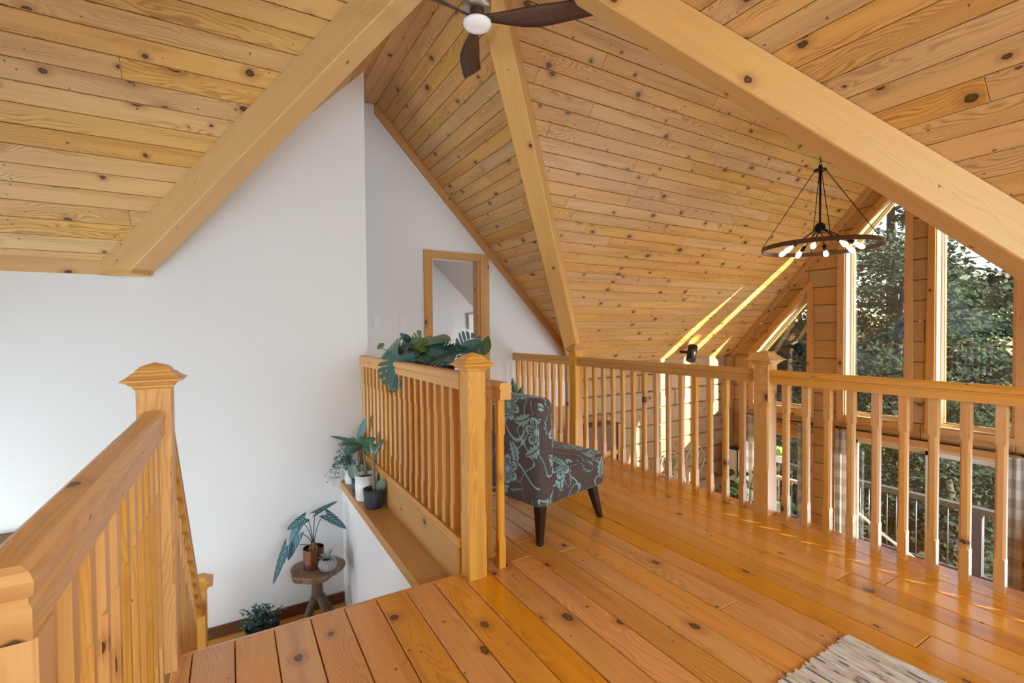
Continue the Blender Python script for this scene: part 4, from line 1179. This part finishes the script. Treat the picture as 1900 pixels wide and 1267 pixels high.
for a in (.3, 1.9, 3.5, 5.2):
    g = G(); g.tube([(.015 * math.cos(a), .015 * math.sin(a), .27), (.07 * math.cos(a), .07 * math.sin(a), .17), (.145 * math.cos(a), .145 * math.sin(a), 0.)], [.026, .022, .019], 8); obj('leg', g, 'driftwood', tb)
al = thing('alocasia', 'alocasia with pale-veined arrow leaves in a copper pot on the side table', 'potted plant', (.528, 3.95, LZ + TH))
g = G(); g.lathe([(0, 0), (.076, 0), (.076, .002), (.0765, .15), (.0735, .15), (.0735, .125), (0, .125)], 32, smooth=False, cap=False); cp = obj('pot', g, 'copper', al)
g = G(); g.lathe([(0, .135), (.074, .128), (.074, .12), (0, .12)], 20, cap=False); obj('soil', g, 'soil', cp)
g = G()
for i in range(7):
    a = i * .9; g.tube([(.03 * math.cos(a), .03 * math.sin(a), .12), (.022 * math.cos(a), .022 * math.sin(a), .16 + .02 * (i % 3))], [.014, .006], 6)
obj('corm', g, 'terracotta', al)
for b_, t_, n_, w in (((-.19, -.02, .21), (-.30, -.10, -.02), (-.5, -.75, .4), .085), ((-.115, -.02, .28), (-.19, -.03, .10), (-.5, -.8, .3), .10), ((-.06, -.01, .395), (-.19, .0, .33), (-.2, -.8, .6), .095), ((.10, .0, .385), (.245, -.05, .26), (.1, -.85, .6), .095), ((.03, .05, .40), (.21, .10, .45), (0, -.7, .7), .05), ((-.10, .0, .36), (-.175, -.02, .22), (-.4, -.8, .4), .09)):
    leaf('leaf', al, b_, t_, n_, w, 'alocasia', 'arrow', .10, .05)
    stem(al, [(0, 0, .14), (b_[0] * .25, b_[1] * .3, b_[2] * 1.0), b_], .004, 'bluestem')
qp = thing('quilted_pot_succulent', 'white diamond-quilted pot with pale succulent on the side table', 'potted plant', (.610, 3.83, LZ + TH))
g = G(); g.lathe([(0, 0), (.042, 0), (.062, .022), (.070, .048), (.062, .075), (.044, .092), (.04, .092), (.04, .075), (0, .075)], 32, cap=False); cp = obj('pot', g, 'quilt', qp)
g = G(); g.lathe([(0, .082), (.039, .078), (.039, .07), (0, .07)], 16, cap=False); obj('soil', g, 'soil', cp)
for i in range(22):
    a = i * 2.4; el = .25 + 1.1 * ((i * 5) % 22) / 22; r = .075
    leaf('leaf', qp, (.012 * math.cos(a), .012 * math.sin(a), .08 + .02 * math.sin(el)), (r * math.cos(el) * math.cos(a), r * math.cos(el) * math.sin(a), .085 + r * 1.1 * math.sin(el)), (0, 0, 1), .022, 'pale', 'small')
bs = thing('bushy_plant', 'bushy blue-green plant in a dark bowl on the landing floor', 'potted plant', (.17, 4.02, LZ))
pot(bs, .09, .12, .09, 'black')
R6 = random.Random(14)
for i in range(60):
    a = R6.uniform(0, 6.28); ln = R6.uniform(.06, .20); el = R6.uniform(.15, 1.45)
    end = Vector((ln * math.cos(a) * math.cos(el) * 1.05 - .02, ln * math.sin(a) * math.cos(el) * .55 - .02, .11 + ln * math.sin(el) * .95))
    mid = Vector((end.x * .5, end.y * .5, .07 + (end.z - .07) * .75))
    stem(bs, [(0, 0, .07), mid, end], .003, 'bluestem')
    g = G()
    for k in range(12):
        t = .35 + .65 * k / 11
        p = Vector((0, 0, .07)) * (1 - t) ** 2 + mid * 2 * t * (1 - t) + end * t * t
        d = Vector((R6.uniform(-1, 1), R6.uniform(-1, .6), R6.uniform(-.3, .9))).normalized() * R6.uniform(.018, .030)
        sdv = d.cross(Vector((R6.uniform(-1, 1), R6.uniform(-1, 1), 1))).normalized() * .0085
        b = len(g.v); g.v += [tuple(p), tuple(p + d * .55 + sdv), tuple(p + d), tuple(p + d * .55 - sdv)]; g.uv[len(g.f)] = [(0, 0), (.5, .9), (1, 0), (.5, -.9)]; g.f.append((b, b + 1, b + 2, b + 3))
    obj('leaf_spray', g, 'tealleaf', bs)['kind'] = 'stuff'
# dark panel with a wooden frame on the stair wall, at the picture's left edge
fp = thing('wall_picture', 'dark panel in a wooden frame on the white stair wall', 'framed picture', (-1.62, YW - .001, -.4))
for x0, x1, z0, z1, gr in ((-.464, .464, .27, .35, (1, 0, 0)), (-.464, .464, -.35, -.27, (1, 0, 0)), (-.464, -.385, -.27, .27, (0, 0, 1)), (.385, .464, -.27, .27, (0, 0, 1))):
    g = G(); g.box(x0, x1, -.04, 0, z0, z1, .006); obj('frame', g, 'brown', fp, gr)
g = G(); g.box(-.385, .385, -.02, -.001, -.27, .27); obj('panel', g, 'dark', fp)

# ================================================================== WALL DETAILS
def plate(x, y, z, label, loc_n=1):
    t = thing('light_switch', label, 'light switch', (x, y, z))
    g = G(); g.box(-.037, .037, -.007, 0, -.058, .058, .003); obj('plate', g, 'plate', t)
    for i in range(loc_n):
        g = G(); g.box(-.017, .017, -.011, -.007, -.034, .034, .002); obj('rocker', g, 'plate', t)
plate(1.59, YD - .0005, 1.312, 'white rocker light switch left of the wooden doorway')
t = thing('wall_plate', 'blank white wall plate near the stair wall edge', 'wall plate', (1.315, YD - .0005, 1.306)); g = G(); g.box(-.04, .04, -.006, 0, -.06, .06, .003); obj('plate', g, 'plate', t)
plate(2.98, 7.3995, 1.26, 'pale light switch on the white wall inside the bedroom')
t = thing('wall_heater_panel', 'white square panel on the bedroom wall beyond the doorway', 'panel', (3.63, 7.3995, 1.35)); g = G(); g.box(-.13, .13, -.06, 0, -.12, .14, .005); obj('panel', g, 'plate', t)
t = thing('wooden_cabinet', 'dark brown slatted cabinet glimpsed through the doorway', 'cabinet', (2.52, 6.38, 0))
g = G(); g.box(-.2, .2, -.2, .2, 0, 1.0, .004); obj('body', g, 'brown', t, (0, 0, 1))
for i in range(4):
    g = G(); g.box(-.18, .18, -.212, -.2, .1 + .22 * i, .28 + .22 * i, .003); obj('slat', g, 'brown', t)
# sconce on the eave
sx_, sy_ = 5.93, 4.80
sp = thing('wall_sconce', 'black up-and-down cylinder spotlight at the eave of the log wall', 'sconce', (sx_, sy_, .86))
g = G(); g.tube([(-.075, -.10, -.12), (.045, -.05, .085)], .068, 20); obj('shade', g, 'black', sp)
g = G(); g.tube([(-.0, -.06, .0), (-.07, .02, .0), (-.07, .085, -.0)], .022, 10); obj('mount', g, 'black', sp)
g = G(); g.tube([(.0455, -.0498, .0859), (.0461, -.0496, .0869)], .056, 16); obj('lamp_glow', g, 'bulb', sp)
sd_ = bpy.data.lights.new('sconce_light', 'SPOT'); sd_.energy = 5; sd_.color = (1, .62, .22); sd_.spot_size = 1.7; sd_.spot_blend = .8; sd_.shadow_soft_size = .03
so = bpy.data.objects.new('sconce_light', sd_); C.objects.link(so); so.location = (sx_ + .06, sy_ - .045, .95); so.rotation_euler = Vector((.25, .35, 1)).to_track_quat('-Z', 'Y').to_euler()

# dark wood-framed opening low on the log wall
fr = thing('framed_cabinet', 'tall dark cabinet with wooden frame against the log wall', 'cabinet', (4.17, 4.72, GZ))
g = G(); g.box(-.33, .33, 0, .26, 0, 2.42, .004); obj('body', g, 'brown', fr, (0, 0, 1))
for x in (-.33, .25):
    g = G(); g.box(x, x + .08, -.018, 0, 0, 2.42, .003); obj('stile', g, 'ledge', fr, (0, 0, 1))
g = G(); g.box(-.25, .25, -.012, 0, 2.02, 2.08, .003); obj('shelf_rail', g, 'ledge', fr, (1, 0, 0))

# ================================================================== CURTAINS
def curtain(y0, y1, label, ztop=-.20, zb=GZ + .03):
    g = G(); n = 30; rows = [ztop, ztop - .05, -.6, -1.1, -1.6, -2.1, zb]
    L = 0
    top = []
    for j in range(n + 1):
        t = j / n; y = y0 + (y1 - y0) * t; x = XW - .085 + .014 * math.sin(t * PI * 4)
        top.append((x, y))
    ln = [0]
    for j in range(n): ln.append(ln[-1] + math.hypot(top[j + 1][0] - top[j][0], (top[j + 1][1] - top[j][1])))
    for i, z in enumerate(rows):
        for j, (x, y) in enumerate(top):
            yc = (y0 + y1) / 2; sp_ = 1 + .12 * (i / 6)
            g.v.append((XW - .085 + (x - XW + .085) * (1 + .15 * math.sin(i)), yc + (y - yc) * sp_, z))
    for i in range(len(rows) - 1):
        for j in range(n):
            a = i * (n + 1) + j; g.sm.add(len(g.f)); g.uv[len(g.f)] = [(ln[j], rows[i]), (ln[j + 1], rows[i]), (ln[j + 1], rows[i + 1]), (ln[j], rows[i + 1])]
            g.f.append((a, a + 1, a + n + 2, a + n + 1))
    o = obj('curtain', g, 'check'); return tag(o, label, 'curtain')
curtain(4.50, 4.74, 'checked curtain at left side of the small lower window', -.16)
curtain(3.70, 3.83, 'checked curtain at right side of the small lower window', -.19)
curtain(3.18, 3.33, 'checked curtain at left side of the patio door', -.20)
curtain(1.53, 1.66, 'checked curtain at right side of the patio door', -.19)
def rod(ya, yb, z, label):
    t = thing('curtain_rod', label, 'curtain rod', (XW - .085, ya, z))
    g = G(); g.tube([(0, 0, 0), (0, yb - ya, 0)], .009, 10); rd = obj('rod', g, 'black', t)
    for y in (0, yb - ya):
        g = G(); s_ = -1 if y == 0 else 1; g.tube([(0, y, 0), (0, y + .012 * s_, 0), (0, y + .03 * s_, 0), (0, y + .045 * s_, 0)], [.009, .019, .019, .006], 12); obj('finial', g, 'black', rd)
        g = G(); g.tube([(0, y - .08 * s_, 0), (.083, y - .08 * s_, 0)], .006, 8); obj('bracket', g, 'black', t)
rod(3.66, 4.72, -.165, 'black curtain rod above the small lower window')
rod(1.55, 3.29, -.155, 'black curtain rod above the patio door')

# ================================================================== GREAT ROOM OBJECTS BELOW
lt = thing('paper_lantern', 'white paper lantern lamp with black frame beside the window corner', 'lamp', (6.94, 4.70, GZ))
g = G(); g.box(-.09, .09, -.09, .09, 1.25, 1.75); obj('shade', g, 'paper', lt)
for sx in (-.095, .095):
    for sy2 in (-.095, .095):
        g = G(); g.box(sx - .008, sx + .008, sy2 - .008, sy2 + .008, 0, 1.77); obj('post', g, 'black', lt)
for z in (1.24, 1.755):
    g = G(); g.box(-.10, .10, -.10, .10, z, z + .015); obj('frame_bar', g, 'black', lt)
g = G(); g.box(-.1, .1, -.1, .1, 0, .03); obj('base', g, 'black', lt)
def bigplant(x, y, z0, label, hh, mat, seed, potm='terracotta', nl=14, w=.2):
    t = thing('leafy_plant', label, 'potted plant', (x, y, z0)); pot(t, .12, .16, .3, potm); R7 = random.Random(seed)
    for i in range(nl):
        a = i * 2.4; el = R7.uniform(.2, 1.3); b_ = Vector((.18 * math.cos(a) * R7.uniform(.3, 1), .18 * math.sin(a) * R7.uniform(.3, 1), .3 + hh * R7.uniform(.45, 1)))
        tip = b_ + Vector((math.cos(a) * math.cos(el), math.sin(a) * math.cos(el), math.sin(el) * .6 - .2)) * R7.uniform(.2, .32)
        stem(t, [(0, 0, .28), (b_.x * .4, b_.y * .4, b_.z * .8), b_], .006)
        leaf('leaf', t, b_, tip, (-.4, -.3, .9), w, mat, 'oval', .2, .1)
    return t
bigplant(6.66, 4.36, GZ, 'large green house plant below the middle newel post', 1.15, 'rubber', 31, w=.17)
def hoop(x, y, z, label):
    t = thing('wire_plant_ring', label, 'plant holder', (x, y, GZ))
    g = G(); g.tube([(0, 0, 0), (0, 0, z - GZ - .20)], .012, 8); obj('stake', g, 'wicker', t)
    g = G(); g.lathe([(.0, 0), (.10, 0), (.10, .012), (.0, .015)], 20, cap=False); obj('foot', g, 'black', t)
    g = G(); g.tube([(.20 * math.cos(2 * PI * j / 32), .07 * math.sin(2 * PI * j / 32) * .0, z - GZ + .20 * math.sin(2 * PI * j / 32)) for j in range(33)], .007, 8, cap=False); obj('ring', g, 'wicker', t)
    g = G(); g.lathe([(0, 0), (.04, 0), (.05, .09), (.044, .09), (0, .08)], 16, 0, 0, z - GZ - .19, cap=False); obj('pot', g, 'black', t)
    R8 = random.Random(int(x * 100))
    for i in range(16):
        a = R8.uniform(0, 6.28); l = R8.uniform(.12, .26)
        g = G(); g.tube([(0, 0, z - GZ - .11), (l * .4 * math.cos(a), l * .4 * math.sin(a), z - GZ + .12), (l * math.cos(a), l * math.sin(a), z - GZ + R8.uniform(-.1, .12))], [.004, .004, .002], 5); obj('blade', g, 'stem', t)
hoop(5.32, 4.62, -.74, 'round wire plant holder on a stake before the first sun stripe')
hoop(5.86, 4.62, -.72, 'round wire plant holder on a stake before the second sun stripe')

# ================================================================== OUTSIDE
g = G(); g.box(XW + .22, 9.3, -3, 9, GZ - .12, GZ - .02); dk = struct('deck', g, 'deck', None, (0, 1, 0))
boards('plank', dk, [(XW + .22, .2), (9.25, .2), (9.25, 7.5), (XW + .22, 7.5)], 1, .14, lambda x, y: (x, y, GZ + .003), (0, 0, 1), 'deck', thick=.022, ch=.004, gap=.003, lens=(3., 5.), grain=(0, 1, 0), rng=random.Random(8))
dr = thing('deck_railing', 'weathered grey deck railing with thin metal balusters outside the patio door', 'railing', (9.0, 0, GZ))
for nm, z0, z1, hw in (('top_rail', 1.05, 1.13, .06), ('bottom_rail', .12, .18, .03)):
    g = G(); g.box(-hw, hw, .2, 7.4, z0, z1, .004); obj(nm, g, 'deck', dr, (0, 1, 0))
for y in (.3, 2.38, 4.5, 6.6):
    g = G(); g.box(-.06, .06, y - .06, y + .06, 0, 1.05, .003); obj('post', g, 'darkpost', dr)
y = .45; gb = G(); gb.tube([(0, 0, .18), (0, 0, 1.05)], .009, 6); bme = mesh_of('thin_baluster', gb, MT['metalbal'])
while y < 7.3:
    obj('thin_baluster', bme, 'metalbal', dr, loc=(0, y, 0)); y += .125
g = G(); g.tube([(8.55, 3.95, -1.55), (8.5, 3.3, -1.95), (8.45, 2.6, -2.30), (8.44, 2.45, GZ + .02)], .022, 8); o = obj('slanting_pole', g, 'whiteframe'); tag(o, 'white slanting tube leaning on the deck beyond the patio door', 'pole')
t = thing('rail_planter', 'white planter of bright lettuce-green leaves on the deck rail', 'planter', (8.98, 5.22, GZ + 1.13))
g = G(); g.box(-.09, .09, -.16, .16, 0, .12, .006); obj('box', g, 'whitepot', t)
R9 = random.Random(3)
for i in range(26):
    b_ = Vector((R9.uniform(-.06, .06), R9.uniform(-.14, .14), .11)); leaf('leaf', t, b_, b_ + Vector((R9.uniform(-.1, .1), R9.uniform(-.1, .1), R9.uniform(.1, .2))), (-.5, -.5, .6), .08, 'bright', 'oval')
bigplant(8.0, 4.60, GZ + .003, 'dark potted plant standing on the deck outside the small window', .45, 'rubber', 8, 'black', 14, .12)
g = G()
NX = 24
for i in range(NX + 1):
    for j in range(NX + 1):
        x = XW + .3 + 45 * i / NX; y_ = -25 + 75 * j / NX
        g.v.append((x, y_, GZ - .9 - .05 * (x - 8) + .35 * noise.noise(Vector((x * .2, y_ * .2, 0)))))
for i in range(NX):
    for j in range(NX): a = i * (NX + 1) + j; g.sm.add(len(g.f)); g.f.append((a, a + NX + 1, a + NX + 2, a + 1))
struct('ground', g, 'ground')
def tree(x, y, h, cr, label, mat, nleaf, lsz, seed, zc=.55, lo=.12):
    R = random.Random(seed); z0 = GZ - 1.0 - .05 * (x - 8)
    t = thing('forest_tree', label, 'tree', (x, y, z0))
    g = G(); g.tube([(0, 0, 0), (.1 * R.uniform(-1, 1), .1 * R.uniform(-1, 1), h * .4), (.25 * R.uniform(-1, 1), .25 * R.uniform(-1, 1), h * .92)], [.20, .14, .03], 8); obj('trunk', g, 'treebark', t)
    g = G(); tips = []
    for i in range(22):
        a = R.uniform(0, 6.28); zb = h * R.uniform(lo, .9); l = cr * R.uniform(.5, 1.) * math.sqrt(max(.1, 1 - ((zb / h - .45) / .62) ** 2))
        e = Vector((l * math.cos(a), l * math.sin(a), zb + l * R.uniform(.0, .45))); tips.append((Vector((0, 0, zb)), e))
        g.tube([(0, 0, zb), tuple(Vector((0, 0, zb)) * .5 + e * .5 + Vector((0, 0, .15))), tuple(e)], [.06, .035, .01], 5)
    obj('branches', g, 'treebark', t)
    g = G()
    cl = []
    for p, e in tips:
        for k in range(3): cl.append((p.lerp(e, R.uniform(.35, 1.05)) + Vector((R.gauss(0, .25), R.gauss(0, .25), R.gauss(0, .25))), R.uniform(.35, .75)))
    nleaf = int(nleaf * 1.5); lsz *= .68
    for i in range(nleaf):
        c_, r = cl[R.randrange(len(cl))]
        d = Vector((R.gauss(0, 1), R.gauss(0, 1), R.gauss(0, .75))).normalized() * r * R.random() ** .4
        p = c_ + d; sz = lsz * R.uniform(.6, 1.3)
        a = Vector((R.gauss(0, 1), R.gauss(0, 1), R.gauss(0, .5))).normalized() * sz; b_ = a.orthogonal().normalized() * sz * .42
        b = len(g.v); g.v += [tuple(p), tuple(p + a * .5 + b_), tuple(p + a), tuple(p + a * .5 - b_)]; g.f.append((b, b + 1, b + 2, b + 3))
    o = obj('foliage', g, mat, t); o['kind'] = 'stuff'
    return t
TREES = [  # x, y, height, crown, label, material, leaves, size, seed
    (13.5, 5.0, 7.4, 2.3, 'bushy tree nearest the deck, filling the right tall window', 'tree_a', 9000, .17, 1),
    (13.0, 7.4, 6.4, 2.0, 'rounded tree close behind the mullion between the tall windows', 'tree_b', 8000, .16, 2),
    (15.5, 9.9, 12.5, 2.8, 'tall open tree with sky showing through, in left tall window', 'tree_a', 4500, .19, 3),
    (12.2, 8.9, 4.6, 1.8, 'low shrubby tree seen through the bottom of the left tall window', 'tree_b', 7000, .15, 4),
    (17.5, 6.6, 13.5, 3.2, 'tall dark tree behind the right tall window', 'tree_b', 4200, .22, 5),
    (14.0, 12.2, 8.2, 2.6, 'leafy tree beyond the slanted left window', 'tree_a', 8000, .18, 6),
    (19.0, 10.6, 10.5, 3.2, 'distant dark tree behind the left tall window', 'tree_b', 4500, .24, 7),
    (11.6, 5.4, 3.2, 1.6, 'small sunlit bush just beyond the deck rail', 'tree_c', 6000, .13, 8),
    (11.8, 3.6, 4.2, 1.8, 'sunlit bush at right beyond the patio door', 'tree_b', 7000, .14, 9),
    (12.2, 10.4, 3.6, 1.7, 'bush beyond the deck seen through the small lower window', 'tree_a', 6000, .14, 10),
    (18.5, 14.5, 9.5, 3.2, 'far tree seen beyond the slanted window', 'tree_b', 7000, .24, 11),
    (18.0, 3.4, 12.0, 3.2, 'tall tree at the far right behind the railing', 'tree_a', 8000, .22, 12),
    (11.6, 7.3, 3.2, 1.5, 'dark bush between the two tall windows beyond the deck', 'tree_b', 6000, .13, 13),
    (23.0, 8.5, 12.0, 4.0, 'farthest tree of the woods, at the middle', 'tree_b', 3500, .30, 14),
    (23.0, 12.5, 9.0, 4.0, 'farthest tree of the woods, towards the left', 'tree_a', 8000, .30, 15),
    (24.0, 4.5, 13.0, 4.0, 'farthest tree of the woods, towards the right', 'tree_b', 8000, .30, 16),
]
for a in TREES: tree(*a)
